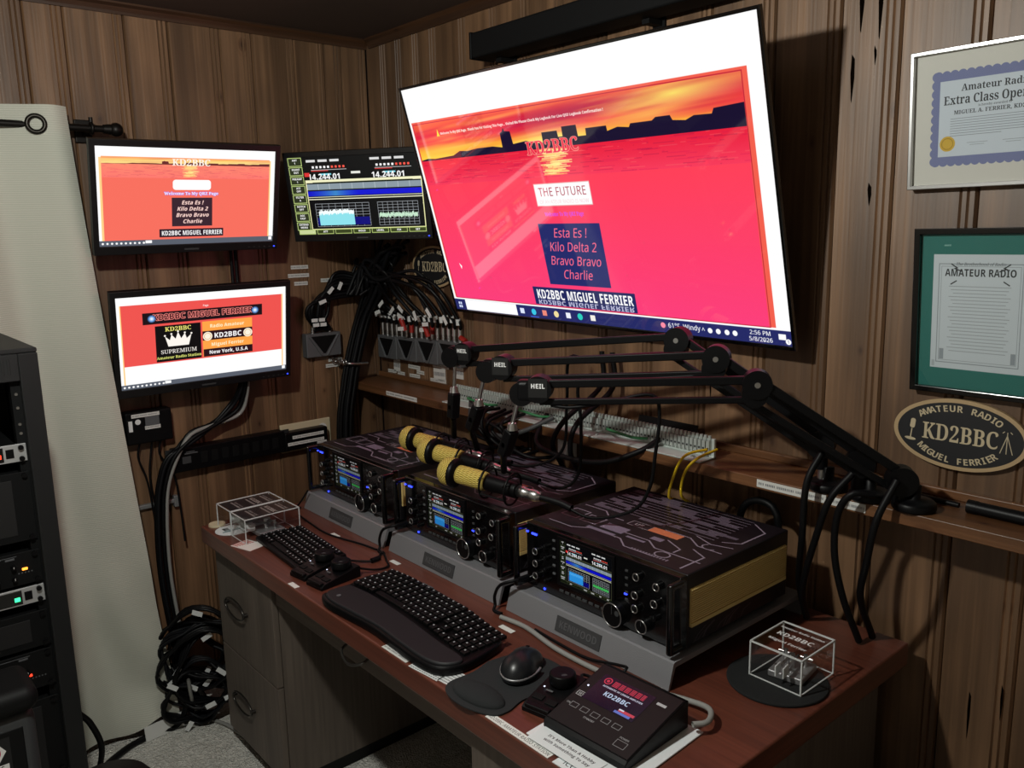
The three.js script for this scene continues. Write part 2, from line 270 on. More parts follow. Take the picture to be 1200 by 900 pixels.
const tvTex = canvas(1600, 912, (g, W, H) => {
  const X = u => u * W, Y = v => v * H;
  g.fillStyle = '#ffffff'; g.fillRect(0, 0, W, H);
  g.fillStyle = '#f4604e'; g.fillRect(X(0.008), Y(0.14), X(0.962), Y(0.8));
  g.fillStyle = '#ff3e62'; g.fillRect(X(0.012), Y(0.15), X(0.945), Y(0.79));
  let gr = g.createLinearGradient(0, Y(0.4), 0, Y(0.94)); gr.addColorStop(0, '#ff4058'); gr.addColorStop(1, '#fd3f7c'); g.fillStyle = gr; g.fillRect(X(0.014), Y(0.4), X(0.942), Y(0.54));
  sunset(g, X(0.014), Y(0.152), X(0.944), Y(0.262), Y(0.155), false);
  g.strokeStyle = '#c02838'; g.lineWidth = 3; g.strokeRect(X(0.012), Y(0.15), X(0.947), Y(0.79));
  g.textAlign = 'left'; F(g, 13, 'sans-serif', 'bold'); g.fillStyle = '#fff3e8'; g.fillText('Welcome To My QRZ Page.  Thank You For Visiting This Page... Visited Me Please Check My Logbook For Live QSO Logbook Confirmation !', X(0.115), Y(0.205), X(0.55));
  g.fillStyle = '#ffe14a'; g.beginPath(); g.moveTo(X(0.1), Y(0.21)); g.lineTo(X(0.106), Y(0.18)); g.lineTo(X(0.112), Y(0.21)); g.fill();
  g.textAlign = 'center'; F(g, 62, 'serif', 'bold'); outlined(g, 'KD2BBC', X(0.485), Y(0.325), '#f0304e', '#ffb39a', 3);
  g.fillStyle = '#ffffff'; g.fillRect(X(0.405), Y(0.438), X(0.168), Y(0.085)); g.strokeStyle = '#e8b0b0'; g.lineWidth = 3; g.strokeRect(X(0.405), Y(0.438), X(0.168), Y(0.085));
  F(g, 42, 'sans-serif'); g.fillStyle = '#b04a5c'; g.fillText('THE FUTURE', X(0.489), Y(0.486), X(0.155)); F(g, 20); g.fillStyle = '#f4d8dc'; g.fillText('OF AMATEUR RADIO IS NOW', X(0.489), Y(0.515), X(0.15));
  F(g, 20, 'serif', 'bold'); g.fillStyle = '#d24dff'; g.fillText('Welcome To My QRZ Page', X(0.482), Y(0.563), X(0.12));
  g.fillStyle = '#262c6a'; g.fillRect(X(0.392), Y(0.593), X(0.189), Y(0.25));
  F(g, 46, 'sans-serif', 'italic'); g.fillStyle = '#ff6c8c'; ['Esta Es !', 'Kilo Delta 2', 'Bravo Bravo', 'Charlie'].forEach((s, i) => g.fillText(s, X(0.486), Y(0.648 + i * 0.056), X(0.17)));
  g.fillStyle = '#22285e'; g.fillRect(X(0.327), Y(0.859), X(0.317), Y(0.077));
  F(g, 50, 'sans-serif', 'bold'); g.fillStyle = '#ffffff'; g.fillText('KD2BBC MIGUEL FERRIER', X(0.487), Y(0.909), X(0.3));
  g.save(); g.translate(X(0.487), Y(0.914)); g.scale(1, -0.5); g.fillStyle = 'rgba(235,235,255,.75)'; g.fillText('KD2BBC MIGUEL FERRIER', 0, 0, X(0.3)); g.restore();
  g.fillStyle = '#262b66'; g.fillRect(0, Y(0.948), W, Y(0.06)); g.fillStyle = '#ffffff'; g.fillRect(X(0.045), Y(0.948), X(0.205), Y(0.05));
  g.fillStyle = '#d8e4ff'; for (const [a, b] of [[0.014, 0.962], [0.022, 0.962], [0.014, 0.978], [0.022, 0.978]]) g.fillRect(X(a), Y(b), X(0.006), Y(0.012));
  [['#dfe8ff', 0.27], ['#38c8e8', 0.312], ['#f08a7a', 0.35], ['#f2dfa0', 0.39], ['#eef2ff', 0.43], ['#2fd0c0', 0.468], ['#f4f0e8', 0.508]].forEach(([c, u], i) => { g.fillStyle = c; g.beginPath(); if (i % 2) g.arc(X(u), Y(0.974), 13, 0, 7); else g.rect(X(u) - 12, Y(0.962), 24, 22); g.fill(); });
  g.fillStyle = '#3f66d8'; g.fillRect(X(0.297), Y(0.994), X(0.03), 4);
  g.fillStyle = '#ffffff'; F(g, 24, 'sans-serif'); g.textAlign = 'left'; g.fillText('61°F  Windy', X(0.72), Y(0.98)); g.fillText('^', X(0.803), Y(0.984)); F(g, 20); g.textAlign = 'center'; g.fillText('2:56 PM', X(0.935), Y(0.97)); g.fillText('5/8/2026', X(0.935), Y(0.993));
  for (const u of [0.823, 0.842, 0.862, 0.88]) { g.beginPath(); g.arc(X(u), Y(0.974), 9, 0, 7); g.fill(); }
  g.fillStyle = '#ff8aa8'; g.beginPath(); g.arc(X(0.707), Y(0.972), 10, 0, 7); g.fill();
  g.fillStyle = '#ffffff'; g.fillRect(X(0.973), Y(0.96), 24, 18); g.beginPath(); g.arc(X(0.992), Y(0.985), 9, 0, 7); g.fill(); g.fillStyle = '#262b66'; F(g, 15); g.fillText('1', X(0.992), Y(0.99));
  g.fillStyle = '#ffffff'; g.beginPath(); g.moveTo(X(0.06), Y(0.77)); g.lineTo(X(0.066), Y(0.8)); g.lineTo(X(0.07), Y(0.785)); g.fill();
});
const taskbar = (g, W, H, v0, wht) => {
  g.fillStyle = '#5a606c'; g.fillRect(0, H * v0, W, H * (1 - v0)); g.fillStyle = '#ffffff'; for (let i = 0; i < 10; i++) { g.beginPath(); g.arc(W * (0.02 + i * 0.024), H * (v0 + (1 - v0) * 0.5), H * 0.011, 0, 7); g.fill(); }
  g.fillRect(W * 0.245, H * (v0 + 0.006), W * 0.035, H * 0.03); g.fillRect(W * 0.972, H * (v0 + 0.005), W * 0.02, H * 0.035);
};
const mon1Tex = canvas(1024, 580, (g, W, H) => {
  const X = u => u * W, Y = v => v * H;
  g.fillStyle = '#fff'; g.fillRect(0, 0, W, H); g.fillStyle = '#ffd28a'; g.fillRect(X(0.018), Y(0.11), X(0.955), Y(0.84)); g.fillStyle = '#f9705f'; g.fillRect(X(0.03), Y(0.11), X(0.935), Y(0.84));
  sunset(g, X(0.03), Y(0.1), X(0.935), Y(0.205), Y(0.07), true);
  g.textAlign = 'center'; F(g, 54, 'serif', 'bold'); g.fillStyle = '#fff6ea'; g.fillText('KD2BBC', X(0.505), Y(0.178));
  g.fillStyle = '#fff'; g.beginPath(); g.roundRect(X(0.4), Y(0.32), X(0.215), Y(0.105), 18); g.fill();
  F(g, 24, 'serif', 'bold'); outlined(g, 'Welcome To My QRZ Page', X(0.505), Y(0.477), '#ffffff', '#b060e0', 4);
  g.fillStyle = '#3a2630'; g.fillRect(X(0.393), Y(0.505), X(0.23), Y(0.3)); F(g, 33, 'sans-serif', 'bold italic'); g.fillStyle = '#ffd9cf'; ['Esta Es !', 'Kilo Delta 2', 'Bravo Bravo', 'Charlie'].forEach((s, i) => g.fillText(s, X(0.508), Y(0.575 + i * 0.066)));
  g.fillStyle = '#2a1c28'; g.fillRect(X(0.322), Y(0.833), X(0.367), Y(0.085)); F(g, 40, 'sans-serif', 'bold'); g.fillStyle = '#fff'; g.fillText('KD2BBC MIGUEL FERRIER', X(0.508), Y(0.9), X(0.35));
  taskbar(g, W, H, 0.94);
});
const mon2Tex = canvas(1024, 580, (g, W, H) => {
  const X = u => u * W, Y = v => v * H;
  g.fillStyle = '#fff'; g.fillRect(0, 0, W, H); g.fillStyle = '#ffcf80'; g.fillRect(X(0.02), Y(0.09), X(0.007), Y(0.86)); g.fillRect(X(0.972), Y(0.09), X(0.007), Y(0.86)); g.fillStyle = '#f0544f'; g.fillRect(X(0.026), Y(0.09), X(0.945), Y(0.655));
  g.textAlign = 'center'; g.fillStyle = '#fff'; F(g, 16); g.fillText('Page', X(0.5), Y(0.16));
  g.fillStyle = '#1c1016'; g.fillRect(X(0.14), Y(0.185), X(0.705), Y(0.125)); F(g, 50, 'sans-serif', 'bold'); outlined(g, 'KD2BBC MIGUEL FERRIER', X(0.49), Y(0.272), '#3a0f16', '#ff8f86', 6);
  for (const u of [0.19, 0.8]) { const gr = g.createRadialGradient(X(u), Y(0.25), 4, X(u), Y(0.25), 26); gr.addColorStop(0, '#eaf4ff'); gr.addColorStop(0.5, '#6d9fe0'); gr.addColorStop(1, '#102040'); g.fillStyle = gr; g.beginPath(); g.arc(X(u), Y(0.25), 24, 0, 7); g.fill(); }
  g.fillStyle = '#0e0c0e'; g.fillRect(X(0.205), Y(0.335), X(0.26), Y(0.397)); F(g, 38, 'serif', 'bold'); g.fillStyle = '#f2ea7a'; g.fillText('KD2BBC', X(0.335), Y(0.4));
  g.fillStyle = '#fff8f0'; g.beginPath(); g.moveTo(X(0.275), Y(0.57)); for (const [a, b] of [[0.258, 0.455], [0.285, 0.5], [0.295, 0.44], [0.318, 0.49], [0.333, 0.415], [0.35, 0.49], [0.372, 0.435], [0.382, 0.495], [0.41, 0.45], [0.393, 0.57]]) g.lineTo(X(a), Y(b)); g.fill(); for (const [a, b] of [[0.258, 0.448], [0.295, 0.433], [0.333, 0.41], [0.372, 0.43], [0.41, 0.443]]) { g.beginPath(); g.arc(X(a), Y(b), 6, 0, 7); g.fill(); }
  F(g, 35, 'serif'); g.fillText('SUPREMIUM', X(0.335), Y(0.645)); F(g, 23, 'serif', 'bold'); g.fillStyle = '#e9ee7a'; g.fillText('Amateur Radio Station', X(0.335), Y(0.705));
  g.fillStyle = '#ffa548'; g.fillRect(X(0.475), Y(0.33), X(0.305), Y(0.402)); g.fillStyle = '#2a1018'; g.fillRect(X(0.475), Y(0.44), X(0.305), Y(0.105)); g.fillRect(X(0.478), Y(0.645), X(0.302), Y(0.085));
  F(g, 30, 'sans-serif', 'bold'); g.fillStyle = '#fff1c8'; g.fillText('Radio Amateur', X(0.625), Y(0.405)); g.fillText('Miguel Ferrier', X(0.625), Y(0.615)); F(g, 46, 'sans-serif', 'bold'); g.fillStyle = '#fff'; g.fillText('KD2BBC', X(0.628), Y(0.525)); F(g, 32, 'sans-serif', 'bold'); g.fillText('New York, U.S.A', X(0.63), Y(0.705));
  for (const u of [0.505, 0.752]) { g.fillStyle = '#fff6e0'; g.beginPath(); g.arc(X(u), Y(0.5), 29, 0, 7); g.fill(); g.strokeStyle = '#d8a060'; g.lineWidth = 3; g.beginPath(); g.arc(X(u), Y(0.5), 20, 0, 7); g.stroke(); }
  taskbar(g, W, H, 0.945);
});
function rigScreen(g, W, H, bright) {
  const X = u => u * W, Y = v => v * H; g.fillStyle = '#05070a'; g.fillRect(0, 0, W, H);
  for (let i = 0; i < 8; i++) { g.fillStyle = bright ? '#2d3420' : '#10140c'; g.fillRect(X(0.004), Y(0.01 + i * 0.118), X(0.1), Y(0.1)); g.strokeStyle = bright ? '#c2d884' : '#4a5a34'; g.lineWidth = bright ? 5 : 2; g.strokeRect(X(0.004), Y(0.01 + i * 0.118), X(0.1), Y(0.1)); g.fillStyle = '#fff'; F(g, H * 0.034, 'sans-serif', 'bold'); g.textAlign = 'center'; g.fillText(['ANT', 'RXANT', 'PREAMP', 'ATT', 'FILTER', 'NOTCH', 'AGC', 'EXTEND'][i], X(0.054), Y(0.05 + i * 0.118)); g.fillText(['1', 'OUT', '1', 'OFF', 'A', 'OFF', 'FAST', 'MENU'][i], X(0.054), Y(0.088 + i * 0.118)); }
  for (const u of [0.14, 0.62]) { g.fillStyle = '#ddd'; for (let i = 0; i < 3; i++) g.fillRect(X(u + i * 0.09), Y(0.04), X(0.07), Y(0.03)); for (let i = 0; i < 9; i++) { g.fillStyle = i < 5 ? '#fff' : '#ff5a4a'; g.fillRect(X(u + 0.04 + i * 0.029), Y(0.12), X(0.016), Y(0.028)); } g.fillStyle = '#bbb'; g.fillRect(X(u + 0.03), Y(0.165), X(0.27), Y(0.008)); g.fillStyle = '#d03030'; g.fillRect(X(u + 0.03), Y(0.175), X(0.13), Y(0.012)); g.fillStyle = '#7fd8e8'; g.fillRect(X(u + 0.09), Y(0.215), X(0.09), Y(0.02)); F(g, H * 0.1, 'sans-serif', 'bold'); g.textAlign = 'left'; g.fillStyle = '#fff'; g.fillText('14.244.01', X(u), Y(0.29), X(0.32)); }
  g.fillStyle = '#d33'; g.fillRect(X(0.115), Y(0.2), X(0.04), Y(0.05)); g.fillStyle = '#e8e8e0'; g.fillRect(X(0.47), Y(0.2), X(0.07), Y(0.03));
  g.strokeStyle = bright ? '#f2f0b0' : '#5a5c40'; g.lineWidth = bright ? 7 : 3; g.strokeRect(X(0.118), Y(0.3), X(0.865), Y(0.63)); g.fillStyle = bright ? '#f4f2c8' : '#3c3e2c'; g.fillRect(X(0.118), Y(0.295), X(0.865), Y(0.035)); g.fillStyle = '#14200c'; g.fillRect(X(0.17), Y(0.325), X(0.75), Y(0.014));
  g.fillStyle = '#8b9aa4'; g.fillRect(X(0.122), Y(0.345), X(0.858), Y(0.075)); g.strokeStyle = '#dfe6ea'; g.lineWidth = 2; for (let i = 0; i <= 10; i++) { g.beginPath(); g.moveTo(X(0.122 + i * 0.0858), Y(0.345)); g.lineTo(X(0.122 + i * 0.0858), Y(0.42)); g.stroke(); }
  const gr = g.createLinearGradient(X(0.12), 0, X(0.98), 0); gr.addColorStop(0, '#0a0ac8'); gr.addColorStop(0.25, '#3a86c8'); gr.addColorStop(0.45, '#0c14d0'); gr.addColorStop(1, '#0808d0'); g.fillStyle = gr; g.fillRect(X(0.122), Y(0.435), X(0.858), Y(0.065));
  g.fillStyle = '#f0f0d0'; g.fillRect(X(0.122), Y(0.51), X(0.858), Y(0.008)); g.fillRect(X(0.122), Y(0.535), X(0.858), Y(0.012));
  for (const [a, b, c] of [[0.165, 0.41, '#e8f0ff'], [0.64, 0.3, '#cfe8d0']]) { g.strokeStyle = '#cdd2d8'; g.lineWidth = 2; for (let i = 0; i <= 8; i++) { g.beginPath(); g.moveTo(X(a), Y(0.6 + i * 0.037)); g.lineTo(X(a + b), Y(0.6 + i * 0.037)); g.stroke(); g.beginPath(); g.moveTo(X(a + b * i / 8), Y(0.6)); g.lineTo(X(a + b * i / 8), Y(0.896)); g.stroke(); } }
  g.fillStyle = '#0a0a78'; g.fillRect(X(0.17), Y(0.78), X(0.4), Y(0.1)); g.fillStyle = bright ? '#8fe4ee' : '#2f9cf0'; g.fillRect(X(0.185), Y(bright ? 0.72 : 0.66), X(0.27), Y(bright ? 0.16 : 0.22));
  g.fillStyle = bright ? '#f6ffff' : '#4fb4ff'; let q = 9; for (let i = 0; i < 60; i++) { q = (q * 16807) % 2147483647; g.fillRect(X(0.185 + i * 0.0045), Y(0.7 - 0.03 * q / 2147483647), X(0.005), Y(0.05)); }
  for (let i = 0; i < 80; i++) { q = (q * 16807) % 2147483647; g.fillStyle = bright ? '#cff2d4' : '#3ecf5a'; g.fillRect(X(0.645 + i * 0.0036), Y(0.76 - 0.035 * q / 2147483647), X(0.0036), Y(0.05)); }
  for (let i = 0; i < 7; i++) { g.strokeStyle = bright ? '#b8cc78' : '#46542e'; g.lineWidth = bright ? 5 : 2; g.fillStyle = i || !bright ? (bright ? '#3a4420' : '#12160c') : '#c8d49a'; g.fillRect(X(0.012 + i * 0.141), Y(0.935), X(0.125), Y(0.055)); g.strokeRect(X(0.012 + i * 0.141), Y(0.935), X(0.125), Y(0.055)); g.fillStyle = '#fff'; F(g, H * 0.036, 'sans-serif', 'bold'); g.textAlign = 'center'; g.fillText(['', 'ATT', '', 'HOLD', 'LEVEL', 'FIX', 'SET'][i], X(0.075 + i * 0.141), Y(0.975)); }
}
const mon3Tex = canvas(1024, 580, (g, W, H) => rigScreen(g, W, H, true));
const rigTex = canvas(640, 420, (g, W, H) => rigScreen(g, W, H, false));

// ---------------------------------------------------------------- television and monitors
function placed(t, yaw, tilt, roll) { t.rotation.set(tilt, yaw, roll, 'YXZ'); return t; }
function flat(name, w, h, m, parent, x = 0, y = 0, z = 0) { return obj(name, mv(new THREE.PlaneGeometry(w, h), x, y, z), m, parent); }
function glow(t, w, h, color, k, z) { const l = new THREE.RectAreaLight(color, k, w, h); l.position.set(0, 0, z); l.rotation.y = PI; l.name = 'screen_light'; t.add(l); }
function frameGeo(W, H, b0, b1, b2, depth, z) {  // bezel: sides, top, bottom widths
  const s = shp([[-W / 2, -H / 2], [W / 2, -H / 2], [W / 2, H / 2], [-W / 2, H / 2]]);
  s.holes.push(new THREE.Path([[-W / 2 + b0, -H / 2 + b2], [-W / 2 + b0, H / 2 - b1], [W / 2 - b0, H / 2 - b1], [W / 2 - b0, -H / 2 + b2]].map(p => new THREE.Vector2(...p))));
  return ext(s, depth, 0.0015).translate(0, 0, z);
}
{
  const t = placed(thing('television', 'large tilted wall television showing a red web page with a sunset skyline', 'television', [1.268, 1.7243, 0.174]), -0.005, 0.279, -0.014);
  obj('bezel', frameGeo(1.282, 0.737, 0.008, 0.008, 0.01, 0.012, -0.009), M.blackGloss, t);
  obj('screen', mv(new THREE.PlaneGeometry(1.267, 0.72), 0, 0.001, 0), screenMat(tvTex, 1.0, 0.04, 1.95), t);
  obj('housing', [rb(1.266, 0.72, 0.01, 0.004, 0, 0, -0.014), rb(1.1, 0.5, 0.035, 0.012, 0, 0.02, -0.034)], M.blackMatte, t);
  obj('wall_mount', [inWorld(t, bx(1.07, 1.47, 1.55, 1.9, 0.003, 0.02)), inWorld(t, beam([1.19, 1.74, 0.02], [1.19, 1.74, 0.13], 0.04, 0.06)), inWorld(t, beam([1.36, 1.74, 0.02], [1.36, 1.74, 0.13], 0.04, 0.06))], M.black, t);
  glow(t, 1.25, 0.7, 0xff8c96, 0.1, 0.006);
}
function monitor(label, tex, pos, yaw, tilt, roll, W, bulge, wallMount) {
  const H = W * 0.6, t = placed(thing('monitor', label, 'monitor', pos), yaw, tilt, roll), k = W / 0.56;
  obj('bezel', frameGeo(W, H, 0.016 * k, 0.019 * k, 0.026 * k, 0.024, -0.02), M.bezel, t);
  obj('screen', mv(new THREE.PlaneGeometry(W - 0.03 * k, H - 0.043 * k), 0, 0.0035 * k, -0.001), screenMat(tex, 1.0, 0.3), t);
  obj('housing', [rb(W - 0.004, H - 0.004, 0.016, 0.006, 0, 0, -0.026), rb(W * 0.55, H * 0.6, 0.03, 0.01, 0, 0, -0.045)], M.blackMatte, t);
  obj('maker_mark', box(0.045 * k, 0.005 * k, 0.001, 0, -H / 2 + 0.011 * k, 0.0045), M.midGrey, t);
  for (let i = 0; i < 5; i++) obj('button', box(0.006, 0.002, 0.001, W / 2 - 0.1 + i * 0.018, -H / 2 + 0.01, 0.0045), M.midGrey, t);
  obj('power_light', box(0.005, 0.003, 0.001, W / 2 - 0.012, -H / 2 + 0.01, 0.0045), M.ledBlue, t);
  obj('wall_mount', wallMount.map(g => inWorld(t, g)), M.black, t);
  glow(t, W - 0.04, H - 0.05, 0xffc8c0, 0.12, 0.004);
  return t;
}
monitor('wall monitor with pale sunset banner above a salmon red page, hung above another', mon1Tex, [0.208, 1.766, 0.793], PI / 2 - 0.035, 0.286, 0.012, 0.58, 0, [bx(0.002, 0.02, 1.7, 1.82, 0.75, 0.84), beam([0.02, 1.766, 0.793], [0.15, 1.766, 0.793], 0.04, 0.05)]);
monitor('wall monitor showing a crown emblem and callsign panels on red', mon2Tex, [0.169, 1.318, 0.766], PI / 2 - 0.05, 0.192, 0.014, 0.58, 0, [bx(0.002, 0.02, 1.27, 1.39, 0.72, 0.82), beam([0.02, 1.32, 0.766], [0.12, 1.32, 0.766], 0.04, 0.05)]);
monitor('wall monitor in the room corner showing a radio spectrum display', mon3Tex, [0.395, 1.772, 0.301], 0.653, 0.187, 0.006, 0.5, 0, [beam([0.004, 1.78, 0.15], [0.34, 1.78, 0.24], 0.03, 0.05), bx(0.002, 0.016, 1.72, 1.84, 0.1, 0.2)]);
{
  const t = thing('soundbar', 'long black soundbar mounted on the wall above the television', 'soundbar', [0.8, 2.195, 0]);
  obj('grille', rbx(0, 0.93, -0.03, 0.045, 0.03, 0.12, 0.008), M.blackMatte, t); obj('end_cap', rbx(-0.006, 0.004, -0.032, 0.047, 0.028, 0.122, 0.003), M.black, t); obj('end_cap', rbx(0.926, 0.936, -0.032, 0.047, 0.028, 0.122, 0.003), M.black, t);
  for (const x of [0.06, 0.64]) obj('bracket', [bx(x - 0.02, x + 0.02, -0.045, 0.03, 0.002, 0.008), bx(x - 0.012, x + 0.012, -0.042, -0.028, 0.002, 0.06)], M.blackMatte, t);
}

// ---------------------------------------------------------------- the three transceivers on their stands
const skinTex = canvas(1024, 1024, (g, W, H) => {  // printed film on the cover: top of picture = rear edge
  g.fillStyle = '#1a151b'; g.fillRect(0, 0, W, H);
  let q = 77; const r = () => (q = (q * 16807) % 2147483647) / 2147483647;
  for (let i = 0; i < 11; i++) { const y = 40 + i * 44; g.fillStyle = '#736a78'; g.fillRect(60, y, 800, 8); let x = 60; while (x < 820) { const w = 50 + r() * 150; if (r() < 0.42) { g.fillStyle = '#645b6a'; g.fillRect(x, y + 8, w, 34); } else { g.fillStyle = '#120e13'; g.fillRect(x, y + 12, w, 26); } x += w + 4; } }
  g.strokeStyle = '#94899a'; g.lineWidth = 10;
  for (const pts of [[[30, 560], [190, 560], [250, 620], [360, 620]], [[600, 560], [760, 560], [850, 640], [990, 640]], [[470, 780], [640, 780], [720, 850], [990, 850]], [[60, 950], [230, 950], [310, 880], [520, 880], [600, 960], [780, 960]], [[870, 60], [980, 160], [980, 420], [900, 480]], [[860, 700], [960, 760], [960, 990]], [[700, 690], [820, 760], [820, 830]], [[760, 500], [880, 560], [990, 520]]]) { g.beginPath(); pts.forEach((p, i) => i ? g.lineTo(...p) : g.moveTo(...p)); g.stroke(); }
  g.lineWidth = 9; g.strokeRect(40, 660, 110, 150); g.strokeRect(180, 690, 110, 120); g.fillStyle = '#84788e'; g.fillRect(330, 720, 150, 100); g.fillRect(280, 850, 190, 34); g.beginPath(); g.arc(800, 900, 40, 0, 7); g.stroke(); g.fillRect(620, 700, 70, 50); g.fillRect(520, 810, 120, 24);
  g.fillStyle = '#857a8a'; for (let i = 0; i < 13; i++) g.fillRect(640 + i * 18, 940, 10, 26); g.beginPath(); g.arc(900, 600, 40, 0.5, 4); g.stroke();
  g.fillStyle = '#2a2028'; g.fillRect(400, 570, 140, 76); g.strokeStyle = '#a59ca5'; g.lineWidth = 5; g.strokeRect(400, 570, 140, 76); g.fillStyle = '#a49aa0'; F(g, 48, 'sans-serif', 'bold'); g.fillText('UR', 430, 626); g.fillStyle = '#dd8058'; g.fillRect(540, 568, 190, 80);
});
const sideTex = canvas(512, 128, (g, W, H) => { g.fillStyle = '#0f0d11'; g.fillRect(0, 0, W, H); g.strokeStyle = '#4d4a52'; g.lineWidth = 5; let q = 3; const r = () => (q = (q * 16807) % 2147483647) / 2147483647; for (let i = 0; i < 9; i++) { g.beginPath(); const x = 20 + r() * 300; g.moveTo(x, 128); g.lineTo(x + 20, 70 + r() * 30); g.lineTo(x + 60, 30 + r() * 40); g.stroke(); } });
const plateTex = canvas(512, 128, (g, W, H) => { g.fillStyle = '#3c3c3e'; g.fillRect(0, 0, W, H); g.textAlign = 'center'; F(g, 86, 'sans-serif', 'bold'); g.fillStyle = '#151516'; g.fillText('KENWOOD', W / 2 + 3, 97, 450); g.fillStyle = '#57575a'; g.fillText('KENWOOD', W / 2, 94, 450); });
const skinMat = P({ map: skinTex, roughness: 0.4, clearcoat: 0.3, clearcoatRoughness: 0.25 }), sideMat = printMat(sideTex, 0.45), rigMat = screenMat(rigTex, 0.75, 0.2), plateMat = printMat(plateTex, 0.5), rigDim = [screenMat(rigTex, 0.5, 0.2), screenMat(rigTex, 0.36, 0.2)];
const RIGS = [1.722, 1.203, 0.684];
const standMat = S(0x8c8c90, 0.45, 0.35, { bumpMap: grainB, bumpScale: 0.0003 });
function makeStand(label) {
  const t = thing('radio_stand', label, 'stand', [0, 0.75, 0], 0, 'metal stands under the transceivers');
  obj('plate', [rbx(-0.245, 0.245, 0.05, 0.055, 0.1, 0.57, 0.001), rbx(-0.245, -0.241, 0.043, 0.053, 0.1, 0.57, 0.001), rbx(0.241, 0.245, 0.043, 0.053, 0.1, 0.57, 0.001)], standMat, t);
  obj('front_apron', plain(ext([[0.57, 0.055], [0.574, 0.053], [0.59, 0.001], [0.585, 0], [0.566, 0.05]], 0.49).rotateY(-PI / 2).translate(0.245, 0, 0)), standMat, t);
  obj('rear_leg', rbx(-0.245, 0.245, 0, 0.052, 0.1, 0.105, 0.001), standMat, t);
  const pl = obj('name_plate', box(0.135, 0.034, 0.002, 0, 0, 0), plateMat, t); pl.position.set(-0.01, 0.027, 0.5835); pl.rotation.x = -0.3;
  return t;
}
function makeRig(label) {
  const t = thing('transceiver', label, 'radio', [0, 0.805, 0.54], 0, 'black radio transceivers on the desk');
  // local: x across, y up from the stand, z 0 = front face, body behind
  const cover = [rbx(-0.229, 0.229, 0.009, 0.163, -0.385, -0.02, 0.003)];
  obj('case', cover, S(0x131115, 0.45), t);
  const top = plain(new THREE.PlaneGeometry(0.452, 0.36).rotateX(-PI / 2)); top.translate(0, 0.1635, -0.2025); obj('printed_cover', top, skinMat, t);
  for (const s of [-1, 1]) {
    const h = obj('heatsink', Array.from({ length: 15 }, (_, i) => box(0.006, 0.0028, 0.345, s * 0.2315, 0.063 + i * 0.0047, -0.2)).concat(box(0.004, 0.072, 0.345, s * 0.2295, 0.096, -0.2), box(0.007, 0.008, 0.345, s * 0.2315, 0.055, -0.2)), M.goldFlat, t);
    const sk = obj('side_skirt', mv(new THREE.PlaneGeometry(0.34, 0.036), s * 0.2297, 0.031, -0.2, 0, s * PI / 2, 0), sideMat, t);
  }
  obj('front_panel', [rbx(-0.228, 0.228, 0.006, 0.162, -0.022, 0, 0.003)], M.blackGloss, t);
  const scr = obj('screen_frame', frameGeo(0.175, 0.116, 0.008, 0.008, 0.008, 0.005, -0.001).translate(-0.032, 0.098, 0), M.black, t);
  obj('screen', mv(new THREE.PlaneGeometry(0.16, 0.101), -0.032, 0.098, 0.0012), rigMat, scr);
  function knob(x, y, r, l, ringed) { l *= 0.62; const k = obj('knob', [cyl(r, r * 0.92, l, x, y, l / 2, PI / 2)], M.black, t); if (ringed) obj('ring', tor(r * 0.96, 0.0013, x, y, l, 0, 0, 0, PI * 2, 6, 28), M.steel, k); obj('pointer', box(0.0015, r * 0.7, 0.001, x, y + r * 0.45, l + 0.0002), M.midGrey, k); return k; }
  const main = knob(0.062, 0.032, 0.027, 0.03, true); obj('dimple', cyl(0.006, 0.006, 0.001, 0.062 + 0.014, 0.04, 0.0188, PI / 2), M.midGrey, main);
  knob(0.139, 0.032, 0.015, 0.024, true);
  for (const [x, y, r] of [[0.12, 0.133, 0.008], [0.173, 0.128, 0.008], [0.117, 0.092, 0.0085], [0.117, 0.062, 0.0085], [0.168, 0.09, 0.0085], [0.168, 0.058, 0.007], [-0.188, 0.1, 0.008], [-0.188, 0.07, 0.008], [-0.155, 0.12, 0.006], [-0.155, 0.092, 0.006], [-0.155, 0.064, 0.006], [-0.188, 0.04, 0.008], [-0.155, 0.036, 0.006]]) knob(x, y, r, 0.016, r > 0.0075);
  for (let i = 0; i < 9; i++) obj('button', rb(0.013, 0.006, 0.003, 0.001, -0.108 + i * 0.0185, 0.026, 0.001), M.midGrey, t);
  for (let i = 0; i < 5; i++) obj('button', rb(0.008, 0.005, 0.003, 0.001, 0.088, 0.135 - i * 0.016, 0.001), M.midGrey, t);
  for (let i = 0; i < 5; i++) obj('button', rb(0.009, 0.005, 0.003, 0.001, -0.132, 0.14 - i * 0.02, 0.001), M.grey, t);
  obj('power_light', rb(0.018, 0.0045, 0.003, 0.001, -0.198, 0.138, 0.0015), M.ledBlue, t);
  obj('power_light', rb(0.006, 0.004, 0.003, 0.001, -0.222, 0.139, 0.0015), M.ledBlue, t);
  obj('power_light', rb(0.005, 0.005, 0.003, 0.001, -0.165, 0.012, 0.0015), M.ledBlue, t); obj('power_light', rb(0.008, 0.004, 0.003, 0.001, 0.086, 0.083, 0.0015), M.ledBlue, t);
  for (const s of [-1, 1]) obj('handle', [rb(0.014, 0.15, 0.014, 0.006, s * 0.228, 0.084, 0.032), rb(0.014, 0.014, 0.04, 0.005, s * 0.228, 0.016, 0.016), rb(0.014, 0.014, 0.04, 0.005, s * 0.228, 0.152, 0.016)], M.blackGloss, t);
  for (const [x, z] of [[-0.19, -0.05], [0.19, -0.05], [-0.19, -0.35], [0.19, -0.35]]) obj('foot', cyl(0.015, 0.013, 0.01, x, 0.005, z), M.rubber, t);
  return t;
}
